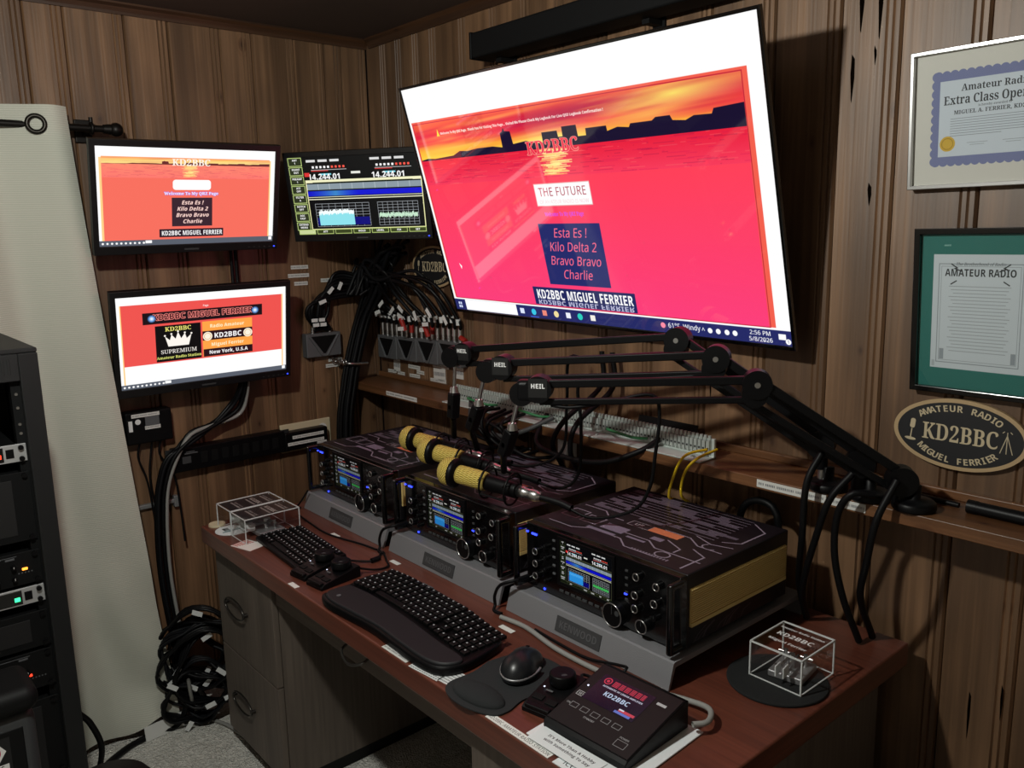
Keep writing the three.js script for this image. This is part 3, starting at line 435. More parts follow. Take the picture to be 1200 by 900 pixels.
{
  const L = ['black transceiver with visible gold side fins, nearest the acrylic cube', 'middle black transceiver of the three in the row', 'black transceiver standing nearest the room corner'];
  const LS = ['grey metal radio stand under the transceiver nearest the acrylic cube', 'grey metal radio stand under the middle transceiver', 'grey metal radio stand under the transceiver nearest the corner'];
  const s0 = makeStand(LS[0]), r0 = makeRig(L[0]);
  s0.position.x = RIGS[0] - 0.005; r0.position.x = RIGS[0];
  for (const i of [1, 2]) { copyOf(s0, LS[i], [RIGS[i] - 0.005, 0.75, 0]); const c = copyOf(r0, L[i], [RIGS[i], 0.805, 0.54]); c.traverse(o => { if (o.material === rigMat) o.material = rigDim[i - 1]; }); }
  // cables hooked round the stand ends
  for (const [x, w] of [[RIGS[1] - 0.258, 'nearest the corner'], [RIGS[0] - 0.262, 'nearest the acrylic cube']]) {
    one('jack_cable', w === 'nearest the corner' ? 'black plug cable looping down between the corner radio and the middle one' : 'black plug cable looping down between the middle radio and the gold sided one', 'cable', [tube([[x + 0.05, 0.835, 0.548], [x + 0.046, 0.836, 0.59], [x + 0.018, 0.822, 0.61], [x - 0.002, 0.79, 0.612], [x - 0.002, 0.765, 0.612], [x + 0.006, 0.757, 0.622], [x + 0.03, 0.756, 0.618]], 0.004, 40), cyl(0.006, 0.006, 0.03, x + 0.049, 0.836, 0.566, PI / 2)], M.rubber, 'plug cables at the radio fronts');
  }
}
// ---------------------------------------------------------------- boom arms and microphones
const capTex = canvas(128, 128, (g) => { g.fillStyle = '#0d0d0e'; g.fillRect(0, 0, 128, 128); g.fillStyle = '#f2f2f2'; g.textAlign = 'center'; F(g, 44, 'sans-serif', 'bold'); g.fillText('HEIL', 64, 66, 104); });
const capMat = printMat(capTex, 0.5);
const ARMS = [
  { base: [2.025, 0.128], piv: [2.006, 1.174, 0.131], elb: [1.7, 1.387, 0.24], end: [1.136, 1.322, 0.43], rodTop: [1.088, 1.279, 0.43], rodBot: [1.077, 1.218, 0.43], blk: [1.068, 1.132, 0.43], mic: [0.815, 1.034, 0.43] },
  { base: [2.119, 0.128], piv: [2.098, 1.151, 0.136], elb: [1.833, 1.361, 0.276], end: [1.375, 1.319, 0.5], rodTop: [1.308, 1.279, 0.5], rodBot: [1.275, 1.22, 0.5], blk: [1.239, 1.141, 0.5], mic: [1.013, 1.046, 0.5] },
  { base: [2.21, 0.128], piv: [2.188, 1.133, 0.142], elb: [1.959, 1.325, 0.313], end: [1.58, 1.302, 0.57], rodTop: [1.519, 1.265, 0.57], rodBot: [1.485, 1.204, 0.57], blk: [1.452, 1.127, 0.57], mic: [1.206, 1.04, 0.57] },
];
const armL = ['black microphone boom arm with its base furthest from the large oval sign', 'black microphone boom arm with the middle of three bases on the ledge', 'black microphone boom arm whose base stands beside the large oval sign'];
const micL = ['gold mesh microphone hanging nearest the room corner', 'gold mesh microphone hanging between two other gold microphones', 'gold mesh microphone hanging furthest from the room corner, over the middle radio'];
const off = (p, dx, dy, dz) => [p[0] + dx, p[1] + dy, p[2] + dz];
ARMS.forEach((a, i) => {
  const o = [a.base[0], 1.075, a.base[1]], t = thing('boom_arm', armL[i], 'microphone arm', o, 0, 'boom arms on the ledge');
  const at = (name, g, m, p = t) => obj(name, (Array.isArray(g) ? g : [g]).map(q => plain(q).translate(-o[0], -o[1], -o[2])), m, p);
  at('base', [lathe([[0, 0], [0.04, 0], [0.042, 0.004], [0.042, 0.014], [0.036, 0.02], [0.012, 0.023], [0.012, 0.05], [0, 0.05]]).translate(...o)], M.black);
  at('post', [cyl(0.009, 0.009, 0.05, a.piv[0] + 0.005, 1.12, a.piv[2])], M.steel);
  const n = V(a.elb[0] - a.piv[0], 0, a.elb[2] - a.piv[2]).normalize(), sd = V(0, 1, 0).cross(n), ry = Math.atan2(sd.x, sd.z);
  const disc = (p, r, w) => cyl(r, r, w, p[0], p[1], p[2], PI / 2, 0, 0, 28);
  const hub = (p, r, w, sx = 0) => mv(new THREE.CylinderGeometry(r, r, w, 28).rotateX(PI / 2), p[0], p[1], p[2], 0, ry, 0);
  at('base_joint', [hub(a.piv, 0.03, 0.034), cyl(0.016, 0.016, 0.05, a.piv[0], a.piv[1] - 0.03, a.piv[2])], M.black);
  const e = at('elbow_joint', [hub(a.elb, 0.03, 0.036), hub(off(a.elb, -0.004, -0.022, 0.002), 0.026, 0.03)], M.black); at('elbow_screw', mv(new THREE.CylinderGeometry(0.006, 0.006, 0.002, 14).rotateX(PI / 2), a.elb[0] + sd.x * 0.019, a.elb[1], a.elb[2] + sd.z * 0.019, 0, ry, 0), M.steel, e);
  const hinge = at('head_joint', [hub(a.end, 0.03, 0.04), hub(off(a.end, -0.035, -0.012, 0.018), 0.027, 0.036), mv(new RoundedBoxGeometry(0.06, 0.05, 0.036, 2, 0.012), a.end[0] - 0.02, a.end[1] - 0.006, a.end[2] + 0.01, 0, ry, 0)], M.black);
  const cap = at('logo', mv(new THREE.PlaneGeometry(0.042, 0.042), a.end[0] + sd.x * 0.0212, a.end[1] + 0.004, a.end[2] + sd.z * 0.0212, 0, ry, 0), capMat, hinge);
  at('clamp_screw', [tor(0.012, 0.003, a.rodTop[0] - 0.004, a.rodTop[1] + 0.016, a.rodTop[2] + 0.02, 0.3, -0.6, 0.4, PI * 1.5, 6, 18), cyl(0.012, 0.012, 0.03, a.rodTop[0], a.rodTop[1] + 0.016, a.rodTop[2])], M.brushed, hinge);
  at('lower_bar', beam(off(a.piv, 0.004, 0.014, 0), off(a.elb, 0.012, 0.004, 0), 0.014, 0.018), M.black); at('lower_bar', beam(off(a.piv, -0.018, -0.02, 0), off(a.elb, -0.026, -0.036, 0), 0.012, 0.014), M.black);
  at('upper_bar', beam(off(a.elb, 0, 0.008, 0), off(a.end, 0, 0.01, 0), 0.014, 0.018), M.black); at('upper_bar', beam(off(a.elb, -0.005, -0.034, 0), off(a.end, 0, -0.03, 0), 0.014, 0.014), M.black);
  at('hanger_rod', rod(off(a.rodTop, 0, 0.03, 0), a.rodBot, 0.005), M.steel);
  at('hanger_collar', rod(off(a.rodBot, 0, -0.012, 0), off(a.rodBot, 0, 0.004, 0), 0.013, 0.01), M.steel);
  at('hanger_block', [beam(off(a.rodBot, 0, -0.012, 0), a.blk, 0.03, 0.026)], M.black); at('block_screw', mv(new THREE.CylinderGeometry(0.006, 0.006, 0.03, 12).rotateX(PI / 2), (a.rodBot[0] + a.blk[0]) / 2, (a.rodBot[1] + a.blk[1]) / 2 - 0.01, a.blk[2], 0, 0, 0), M.brushed);
  const mt = new THREE.Matrix4().compose(V(...a.mic), new THREE.Quaternion().setFromEuler(new THREE.Euler(0, 0.3, -0.1)), V(1.12, 1.12, 1.12)), mm = g => plain(g).applyMatrix4(mt);
  const ringPt = (d, q, r) => [d, r * Math.cos(q), r * Math.sin(q)], top = V(0.165, 0.036, 0).applyMatrix4(mt);
  at('shock_mount', [mm(tor(0.036, 0.0025, 0.125, 0, 0, 0, PI / 2, 0)), mm(tor(0.036, 0.0025, 0.19, 0, 0, 0, PI / 2, 0)), ...[0, 2.1, 4.2].map(q => mm(rod(ringPt(0.125, q, 0.036), ringPt(0.19, q, 0.036), 0.0025))), rod([top.x, top.y, top.z], a.blk, 0.008)], M.black);
  for (const d of [0.125, 0.19]) for (const q of [0.8, 2.4, 4, 5.5]) at('elastic', mm(rod(ringPt(d, q, 0.036), ringPt(d - 0.014, q + 0.5, 0.02), 0.0015, 0.0015, 6)), M.rubber);
  // microphone: axis along +x from the grille
  const m = thing('microphone', micL[i], 'microphone', a.mic, 0, 'gold microphones on the boom arms'); m.rotation.set(0, 0.3, -0.1); m.scale.setScalar(1.12);
  a.tail = V(0.262, 0, 0).applyMatrix4(mt).toArray(); a.dir = V(1, 0, 0).transformDirection(mt).toArray();
  const ax = g => plain(g).rotateZ(-PI / 2);
  obj('grille', ax(lathe([[0.0001, -0.005], [0.014, -0.004], [0.025, 0.001], [0.0315, 0.009], [0.0335, 0.018], [0.0335, 0.031]], 40)), M.gold, m);
  obj('ring', ax(lathe([[0.0335, 0.031], [0.0342, 0.032], [0.0342, 0.039], [0.03, 0.043], [0.021, 0.046]], 40)), M.black, m);
  obj('mesh_body', ax(lathe([[0.0205, 0.044], [0.0215, 0.05], [0.0215, 0.118], [0.019, 0.124], [0.0001, 0.125]], 40)), M.gold, m);
  obj('barrel', ax(lathe([[0.0001, 0.123], [0.0185, 0.124], [0.019, 0.13], [0.018, 0.2], [0.016, 0.206], [0.0001, 0.207]], 32)), M.black, m);
  obj('connector', ax(lathe([[0.0001, 0.205], [0.0135, 0.206], [0.0135, 0.222], [0.0115, 0.224], [0.0115, 0.236], [0.013, 0.238], [0.013, 0.25], [0.009, 0.262], [0.0001, 0.264]], 24)), M.steel, m);
});
// a lead from each microphone up to its arm and along to the base
{
  const lead = ['black microphone lead running from the microphone nearest the corner', 'black microphone lead running from the middle gold microphone', 'black microphone lead rising in a loop from the microphone furthest from the corner'];
  const go = (a, k) => a.tail.map((v, i) => v + a.dir[i] * k);
  const paths = [
    [go(ARMS[0], -0.01), go(ARMS[0], 0.05), [1.24, 1.0, 0.29], [1.34, 1.06, 0.27], [1.38, 1.2, 0.29], [1.42, 1.325, 0.318], [1.5, 1.322, 0.31], [1.66, 1.345, 0.262]],
    [go(ARMS[1], -0.01), go(ARMS[1], 0.05), [1.44, 1.0, 0.38], [1.5, 1.05, 0.37], [1.52, 1.18, 0.38], [1.535, 1.285, 0.4], [1.62, 1.3, 0.385], [1.79, 1.32, 0.3]],
    [go(ARMS[2], -0.01), go(ARMS[2], 0.05), [1.62, 0.985, 0.45], [1.72, 1.02, 0.42], [1.76, 1.08, 0.41], [1.775, 1.16, 0.41], [1.785, 1.25, 0.41], [1.77, 1.292, 0.42], [1.7, 1.275, 0.48], [1.64, 1.262, 0.53], [1.6, 1.265, 0.555]]];
  paths.forEach((p, i) => { const c = thing('microphone_lead', lead[i], 'cable', [0, 0, 0], 0, 'microphone leads'); obj('lead', tube(p, 0.0042, 70), M.rubber, c); obj('boot', [tube(p.slice(0, 3).map((q, k) => k === 2 ? [p[1][0] * 0.6 + q[0] * 0.4, p[1][1] * 0.6 + q[1] * 0.4, p[1][2] * 0.6 + q[2] * 0.4] : q), 0.0095, 16)], M.rubber, c); });
  const base = [
    [[[2.03, 1.165, 0.17], [2.015, 1.1, 0.2], [2.01, 0.98, 0.2], [1.985, 0.86, 0.16], [1.97, 0.757, 0.1]], 'straight black cable dropping behind the gold sided radio from the ledge'],
    [[[2.1, 1.135, 0.17], [2.07, 1.08, 0.2], [2.045, 1.0, 0.2], [2.006, 0.86, 0.18], [1.985, 0.757, 0.12]], 'black cable slanting down from the middle boom arm base to the desk'],
    [[[2.15, 1.1, 0.17], [2.115, 1.1, 0.2], [2.09, 1.05, 0.205], [2.086, 0.96, 0.2], [2.1, 0.86, 0.18], [2.12, 0.757, 0.14]], 'black cable arching over the ledge edge and dropping to the desk'],
    [[[2.192, 1.14, 0.17], [2.172, 1.06, 0.205], [2.154, 0.96, 0.2], [2.132, 0.87, 0.17], [2.13, 0.757, 0.1]], 'black cable hanging from the boom arm beside the large oval sign']];
  for (const [p, l] of base) one('arm_cable', l, 'cable', tube(p, 0.0075, 40, 9), M.rubber, 'cables hanging from the boom arm bases');
  one('hose_loop', 'short black cable loop rising behind the gold sided radio', 'cable', tube([[1.77, 0.76, 0.09], [1.785, 0.9, 0.1], [1.79, 0.956, 0.1], [1.812, 0.988, 0.1], [1.851, 0.998, 0.1], [1.881, 0.984, 0.1], [1.893, 0.94, 0.1], [1.9, 0.76, 0.09]], 0.009, 50, 10), M.rubber);
  one('ground_wire', 'yellow wire hanging from the ground bar, nearest the corner of the two', 'wire', tube([[1.7, 1.1, 0.1], [1.678, 1.092, 0.18], [1.651, 1.031, 0.19], [1.632, 0.976, 0.18], [1.628, 0.955, 0.14], [1.625, 0.9, 0.13]], 0.0035, 40), M.yellow, 'yellow wires behind the radio');
  one('ground_wire', 'yellow wire hanging from the ground bar, beside the hanging black loop', 'wire', tube([[1.715, 1.1, 0.1], [1.712, 1.09, 0.18], [1.685, 1.049, 0.19], [1.67, 0.99, 0.18], [1.668, 0.955, 0.14], [1.665, 0.9, 0.13]], 0.0035, 40), M.yellow, 'yellow wires behind the radio');
}

// ---------------------------------------------------------------- curtain and rod
{
  const t = thing('curtain', 'pale grey green curtain hanging beside the rack cabinet', 'curtain', [0.1, 2.03, 1.1]);
  const NU = 70, NV = 60, pos = [], uv = [], idx = [];
  for (let j = 0; j <= NV; j++) for (let i = 0; i <= NU; i++) {
    const u = i / NU, v = j / NV;
    let y = 2.03 - v * 2.005, z = 1.105 - 0.135 * Math.pow(v, 1.15) + u * (0.86 + 0.1 * v);
    const fold = Math.sin(u * 19 + 0.5 + v * 0.5) * (0.034 - 0.016 * v) + Math.sin(u * 43 + v * 3) * 0.004;
    let x = 0.105 + fold + 0.05 * v * v + 0.012 * Math.sin(v * 5 + u * 6) * v;
    const crease = v > 0.62 ? (v - 0.62) / 0.38 : 0;
    x += 0.02 * crease * Math.sin(u * 26 + v * 22) * Math.exp(-u * 1.5) + 0.03 * crease * Math.exp(-Math.pow((v - 0.72 - u * 0.25) / 0.03, 2) * 0.5) * 0.5;
    if (v > 0.93) { const k = (v - 0.93) / 0.07, e = Math.exp(-Math.pow((u - 0.09) / 0.07, 2)); x += 0.05 * k * e; y += 0.035 * k * e + 0.008 * k * Math.sin(u * 30); }
    pos.push(x - 0.1, y - 2.03, z - 1.1); uv.push(z, y);
  }
  for (let j = 0; j < NV; j++) for (let i = 0; i < NU; i++) { const a = j * (NU + 1) + i, b = a + 1, c = a + NU + 1, d = c + 1; idx.push(a, b, c, b, d, c); }
  const g = new THREE.BufferGeometry(); g.setAttribute('position', new THREE.Float32BufferAttribute(pos, 3)); g.setAttribute('uv', new THREE.Float32BufferAttribute(uv, 2)); g.setIndex(idx); g.computeVertexNormals();
  mesh('cloth', g, M.curtain, t);
  for (const z of [1.19, 1.36, 1.53, 1.7]) obj('grommet', [tor(0.023, 0.007, 0.105 + 0.034 * Math.sin((z - 1.105) / 0.86 * 19 + 0.5) - 0.1, -0.055, z - 1.1, 0, PI / 2 - 0.3, 0)], S(0x2a2723, 0.35, 0.8), t);
  const rdk = S(0x1b1816, 0.45, 0.6), q = thing('curtain_rod', 'dark metal curtain rod with ball finial and wall bracket', 'curtain rod', [0.1, 1.975, 0.98]);
  obj('rod', rod([0, 0, 0], [0, 0, 1.0], 0.0105), rdk, q);
  obj('finial', [sph(0.021, 0, 0, -0.015), cyl(0.016, 0.013, 0.02, 0, 0, 0.012, PI / 2)], rdk, q);
  obj('bracket', [rod([-0.096, 0, 0.055], [0, 0, 0.055], 0.009), rbx(-0.098, -0.088, -0.035, 0.035, 0.03, 0.08, 0.003), tor(0.015, 0.005, 0, 0, 0.055, 0, 0, 0), rod([0, 0.012, 0.055], [0, 0.032, 0.055], 0.006)], rdk, q);
}
// ---------------------------------------------------------------- rack cabinet at the left
{
  const X = 0.68, Z0 = 1.362, Z1 = 1.9, H = 1.395, t = thing('rack_cabinet', 'tall black steel equipment rack cabinet standing before the curtain', 'rack', [0.38, 0, 1.63]);
  const at = (n, g, m, p = t) => obj(n, (Array.isArray(g) ? g : [g]).map(k => plain(k).translate(-0.38, 0, -1.63)), m, p);
  at('top_panel', rbx(0.22, X, H - 0.012, H, Z0, Z1, 0.004), M.rackPaint);
  at('side_panel', bx(0.22, X - 0.02, 0.03, H - 0.012, Z0, Z0 + 0.006), M.rackPaint); at('side_panel', bx(0.22, X - 0.02, 0.03, H - 0.012, Z1 - 0.006, Z1), M.rackPaint); at('back_panel', bx(0.22, 0.226, 0.03, H - 0.012, Z0, Z1), M.rackPaint); at('base', rbx(0.22, X, 0, 0.05, Z0, Z1, 0.004), M.rackPaint);
  at('front_post', rbx(X - 0.03, X, 0.05, H - 0.012, Z0, Z0 + 0.042, 0.003), M.rackPaint); at('front_post', rbx(X - 0.03, X, 0.05, H - 0.012, Z1 - 0.042, Z1, 0.003), M.rackPaint);
  at('header', rbx(X - 0.03, X, 1.318, H - 0.012, Z0 + 0.042, Z1 - 0.042, 0.003), M.rackPaint);
  for (let i = 0; i < 14; i++) at('vent_slot', rbx(X - 0.003, X + 0.0006, 1.334, 1.372, 1.422 + i * 0.0125, 1.428 + i * 0.0125, 0.001), M.dark);
  at('rail', bx(X - 0.05, X - 0.02, 0.05, 1.318, Z0 + 0.042, Z0 + 0.062), M.rackDark); at('rail', bx(X - 0.05, X - 0.02, 0.05, 1.318, Z1 - 0.062, Z1 - 0.042), M.rackDark);
  for (const y of [1.285, 1.252, 1.212, 1.19]) at('rack_screw', cyl(0.0035, 0.0035, 0.003, X - 0.019, y, Z0 + 0.052, 0, 0, PI / 2, 10), M.steel);
  const zA = Z0 + 0.046, zB = Z1 - 0.046;
  function unit(name, label, y0, y1, body, fill) { const u = thing(name, label, 'rack unit', [X - 0.02, y0, (zA + zB) / 2]); const put = (n, g, m, p = u) => obj(n, (Array.isArray(g) ? g : [g]).map(k => plain(k).translate(-(X - 0.02), -y0, -(zA + zB) / 2)), m, p); put('face_plate', rbx(X - 0.02, X - 0.014, y0 + 0.001, y1 - 0.001, zA, zB, 0.001), body); put('chassis', bx(X - 0.3, X - 0.02, y0 + 0.002, y1 - 0.002, zA + 0.02, zB - 0.02), M.rackDark); fill(put); for (const y of [y0 + 0.009, y1 - 0.009]) for (const z of [zA + 0.012, zB - 0.012]) put('thumb_screw', cyl(0.006, 0.0055, 0.008, X - 0.01, y, z, 0, 0, PI / 2, 14), M.black); return u; }
  const F0 = X - 0.0135;
  function powerPanel(label, y0, ledMat) { unit('power_conditioner', label, y0, y0 + 0.045, M.silverPanel, put => { put('socket', rbx(F0 - 0.001, F0 + 0.001, y0 + 0.012, y0 + 0.034, zA + 0.027, zA + 0.044, 0.001), M.black); put('switch_bay', rbx(F0 - 0.001, F0 + 0.001, y0 + 0.005, y0 + 0.04, zA + 0.049, zA + 0.1, 0.001), M.blackGloss); put('switch_light', rbx(F0, F0 + 0.003, y0 + 0.014, y0 + 0.024, zA + 0.054, zA + 0.066, 0.001), ledMat); }); }
  powerPanel('silver rack panel with a glowing red switch', 1.122, M.ledRed); powerPanel('silver rack panel with a small green light', 0.764, M.ledGreen);
  function dark(label, y0, y1) { unit('blank_panel', label, y0, y1, M.rackDark, put => { put('recess', rbx(F0 - 0.001, F0 + 0.0008, y0 + 0.018, y1 - 0.018, zA + 0.04, zB - 0.04, 0.0008), M.dark); }); }
  dark('dark recessed rack panel under the red lit silver panel', 0.925, 1.098); dark('dark recessed rack panel under the green lit silver panel', 0.648, 0.742); dark('dark recessed rack panel at the bottom of the rack', 0.3, 0.51);
  function strip(label, y0, y1, lm, zl) { unit('signal_processor', label, y0, y1, M.rackDark, put => { for (let r = 0; r < 2; r++) for (let i = 0; i < 9; i++) { const k = put('knob', cyl(0.006, 0.005, 0.012, F0 + 0.005, y0 + 0.02 + r * 0.03, zA + 0.06 + i * 0.036, 0, 0, -PI / 2, 12), M.black); put('pointer', box(0.001, 0.005, 0.001, F0 + 0.0115, y0 + 0.022 + r * 0.03, zA + 0.06 + i * 0.036), M.white, k); } put('indicator', rbx(F0, F0 + 0.003, y0 + 0.038, y0 + 0.044, zl, zl + 0.012, 0.001), lm); put('line', [bx(F0, F0 + 0.0006, y1 - 0.009, y1 - 0.0075, zA + 0.05, zB - 0.02), bx(F0, F0 + 0.0006, y1 - 0.016, y1 - 0.011, zA + 0.055, zA + 0.075)], M.grey); for (let i = 0; i < 5; i++) put('scale_mark', bx(F0, F0 + 0.0006, y0 + 0.03, y0 + 0.033, zA + 0.02 + i * 0.007, zA + 0.023 + i * 0.007), M.grey); }); }
  strip('black rack processor with a glowing amber light', 0.816, 0.9, M.ledAmber, zA + 0.03); strip('black rack processor with a glowing red light', 0.54, 0.64, M.ledRed, zA + 0.05);
}
// ---------------------------------------------------------------- case and stool at the lower left edge
{
  const logo = canvas(256, 256, (g) => { g.fillStyle = '#111213'; g.fillRect(0, 0, 256, 256); g.fillStyle = '#e8e8e6'; g.beginPath(); for (let i = 0; i < 6; i++) g.lineTo(128 + 100 * Math.cos(i * PI / 3), 100 + 88 * Math.sin(i * PI / 3)); g.fill(); g.fillStyle = '#b8203a'; g.beginPath(); g.arc(128, 100, 66, 0, 7); g.fill(); g.fillStyle = '#e8e8e6'; g.fillRect(20, 196, 216, 50); g.fillStyle = '#161616'; g.textAlign = 'center'; F(g, 44, 'sans-serif', 'bold italic'); g.fillText('LINE', 150, 236); });
  const t = thing('equipment_case', 'black padded top case with a red and white round logo, before the rack', 'case', [0.98, 0, 1.655]);
  obj('body', rbx(-0.06, 0.06, 0, 0.685, -0.14, 0.15, 0.02), M.midGrey, t); obj('front_inset', rbx(0.052, 0.0615, 0.3, 0.655, -0.115, 0.12, 0.004), M.rackDark, t);
  obj('padded_lid', rb(0.15, 0.055, 0.31, 0.025, 0.0, 0.71, 0.005, 0, 0, 0, 4), M.rackDark, t);
  obj('logo', mv(new THREE.PlaneGeometry(0.075, 0.075), 0.0622, 0.605, -0.05, 0, PI / 2, 0), printMat(logo), t);
  const s = thing('stool', 'black round cushioned stool between the rack and the desk', 'stool', [1.11, 0, 1.41]);
  obj('seat', lathe([[0, 0.44], [0.14, 0.44], [0.155, 0.455], [0.155, 0.475], [0.13, 0.497], [0, 0.503]], 40).scale(0.62, 1, 0.62), M.black, s); obj('post', cyl(0.018, 0.018, 0.4, 0, 0.24, 0), M.steel, s); obj('foot_plate', lathe([[0, 0], [0.1, 0], [0.1, 0.012], [0.025, 0.045], [0, 0.045]]), M.black, s);
}
// ---------------------------------------------------------------- things on the left wall
const tapeTex = canvas(512, 64, (g, W, H) => { g.fillStyle = '#d4d4d0'; g.fillRect(0, 0, W, H); g.fillStyle = '#7d7f82'; let q = 4; for (let x = 14; x < 496;) { q = (q * 16807) % 2147483647; const w = 6 + q % 10; g.fillRect(x, 22, w - 4, 20); x += w + (q % 5 ? 0 : 9); } });
const tapeMat = printMat(tapeTex, 0.6);
const tapeOn = (axis, x, y, z, w, h, label, group, tilt = 0) => { const g = new THREE.BoxGeometry(w, h, 0.0012); g.rotateZ(tilt); if (axis === 'x') g.rotateY(PI / 2); if (axis === 'y') g.rotateX(-PI / 2); g.translate(x, y, z); return one('label_tape', label, 'label', g, tapeMat, group); };
for (const [y, z, w] of [[1.528, 0.334, 0.07], [1.497, 0.34, 0.085], [1.467, 0.332, 0.055]]) tapeOn('x', 0.001, y, z, w, 0.014, 'white printed label strip in a column of three beside the two stacked monitors', 'label strips beside the stacked monitors');
tapeOn('x', 0.001, 1.474, 0.217, 0.065, 0.014, 'single white label strip above the arched cables on the wall');
for (const [y, z] of [[1.164, 0.208], [1.142, 0.22]]) tapeOn('x', 0.001, y, z, 0.06, 0.014, 'white label strip under the single antenna switch', 'label strips under the single antenna switch');
{
  const t = thing('power_strip', 'long black rack power strip fixed to the wall above the desk end', 'power strip', [0.003, 0.888, 0.67]);
  obj('body', rbx(0, 0.05, -0.04, 0.04, -0.205, 0.2, 0.003), M.black, t); for (const z of [-0.215, 0.207]) obj('ear', rbx(0.04, 0.043, -0.043, 0.043, z - 0.012, z + 0.02, 0.001), M.rackPaint, t);
  for (let i = 0; i < 8; i++) obj('socket', rbx(0.049, 0.0515, -0.02, 0.02, -0.18 + i * 0.038, -0.155 + i * 0.038, 0.001), M.rackDark, t);
  obj('rocker_switch', rbx(0.049, 0.054, -0.012, 0.012, 0.145, 0.175, 0.001), M.midGrey, t); obj('printed_text', [bx(0.05, 0.0506, 0.02, 0.0235, 0.12, 0.165), bx(0.05, 0.0506, 0.026, 0.0285, 0.13, 0.16)], M.grey, t);
  const o = thing('outlet_plate', 'ivory electrical outlet plate on the wall beside the power strip', 'outlet', [0.0, 0.885, 0.355]); obj('plate', rbx(0.0005, 0.009, -0.055, 0.055, -0.105, 0.105, 0.003), M.ivory, o); obj('socket', [cyl(0.017, 0.017, 0.003, 0.0095, 0.02, -0.07, 0, 0, PI / 2), cyl(0.017, 0.017, 0.003, 0.0095, -0.02, -0.07, 0, 0, PI / 2)], M.white, o);
  const p = thing('power_adapter', 'black plug-in power adapter with two white label strips in the ivory outlet', 'adapter', [0.0105, 0.885, 0.375]); obj('body', rbx(0, 0.045, -0.037, 0.032, -0.088, 0.09, 0.006), M.black, p);
  for (const [y, w, z] of [[0.012, 0.13, -0.005], [-0.012, 0.15, 0.005], [-0.026, 0.04, -0.06]]) obj('label', mv(new THREE.BoxGeometry(w, 0.012, 0.001), 0.0455, y, z, 0, PI / 2, 0), tapeMat, p);
  const a = thing('adapter_box', 'black wall box with white stickers under the crown emblem monitor', 'adapter', [0.002, 1.02, 0.94]); obj('body', rbx(0, 0.05, -0.05, 0.06, -0.075, 0.075, 0.006), M.black, a); obj('label', mv(new THREE.BoxGeometry(0.09, 0.012, 0.001), 0.0505, 0.047, 0.01, 0, PI / 2, 0), tapeMat, a); obj('label', mv(new THREE.BoxGeometry(0.045, 0.032, 0.001), 0.0505, 0.024, -0.01, 0, PI / 2, 0), M.grey, a); obj('label', mv(new THREE.BoxGeometry(0.05, 0.012, 0.001), 0.0505, 0.003, -0.01, 0, PI / 2, 0), tapeMat, a); obj('label', mv(new THREE.BoxGeometry(0.012, 0.036, 0.001), 0.0505, 0.014, 0.06, 0, PI / 2, 0), M.paper, a); obj('round_sticker', cyl(0.009, 0.009, 0.001, 0.0505, 0.026, 0.036, 0, 0, PI / 2), M.paper, a);
  for (const [z, e] of [[0.9, 0.86], [0.93, 0.94], [0.97, 0.95]]) one('adapter_cable', 'thin black cable dropping from the stickered wall box', 'cable', tube([[0.03, 0.972, z], [0.03, 0.92, z + 0.01], [0.032, 0.84, e + 0.01], [0.035, 0.72, e], [0.05, 0.6, e]], 0.0035, 30), M.rubber, 'cables under the stickered wall box');
}
// antenna switches with their cables
const triMat = S(0x6b6d70, 0.45, 0.4);
function antennaSwitch(label, pos, ry, w, jacks, group) {
  const t = thing('antenna_switch', label, 'antenna switch', pos, ry, group), h = 0.09;
  obj('housing', rbx(-w / 2, w / 2, -h / 2, h / 2, 0.002, 0.04, 0.003), triMat, t);
  obj('face', ext([[-w * 0.36, h * 0.38], [w * 0.36, h * 0.38], [0.004, -h * 0.36], [-0.004, -h * 0.36]], 0.003).translate(0, 0, 0.0395), M.rackDark, t);
  for (const s of [-1, 1]) obj('rib', beam([s * w * 0.42, h * 0.4, 0.042], [s * 0.012, -h * 0.44, 0.042], 0.006, 0.006), triMat, t);
  for (let i = 0; i < jacks; i++) { const x = -w / 2 + w * (i + 0.5) / jacks; obj('jack', [cyl(0.0075, 0.0075, 0.022, x, h / 2 + 0.011, 0.022, 0, 0, 0, 12), tor(0.0075, 0.0012, x, h / 2 + 0.01, 0.022, PI / 2, 0, 0, PI * 2, 5, 14)], M.steel, t); }
  return t;
}
antennaSwitch('grey antenna switch alone on the wall with the stacked monitors', [0, 1.232, 0.272], PI / 2, 0.145, 2);
for (let i = 0; i < 4; i++) antennaSwitch('grey antenna switch in the row of four, ' + ['next to the room corner', 'second from the room corner', 'third from the room corner', 'furthest from the room corner'][i], [0.115 + i * 0.136, 1.205 + 0.004 * i, 0], 0, 0.134, 4, 'row of antenna switches under the corner monitor');
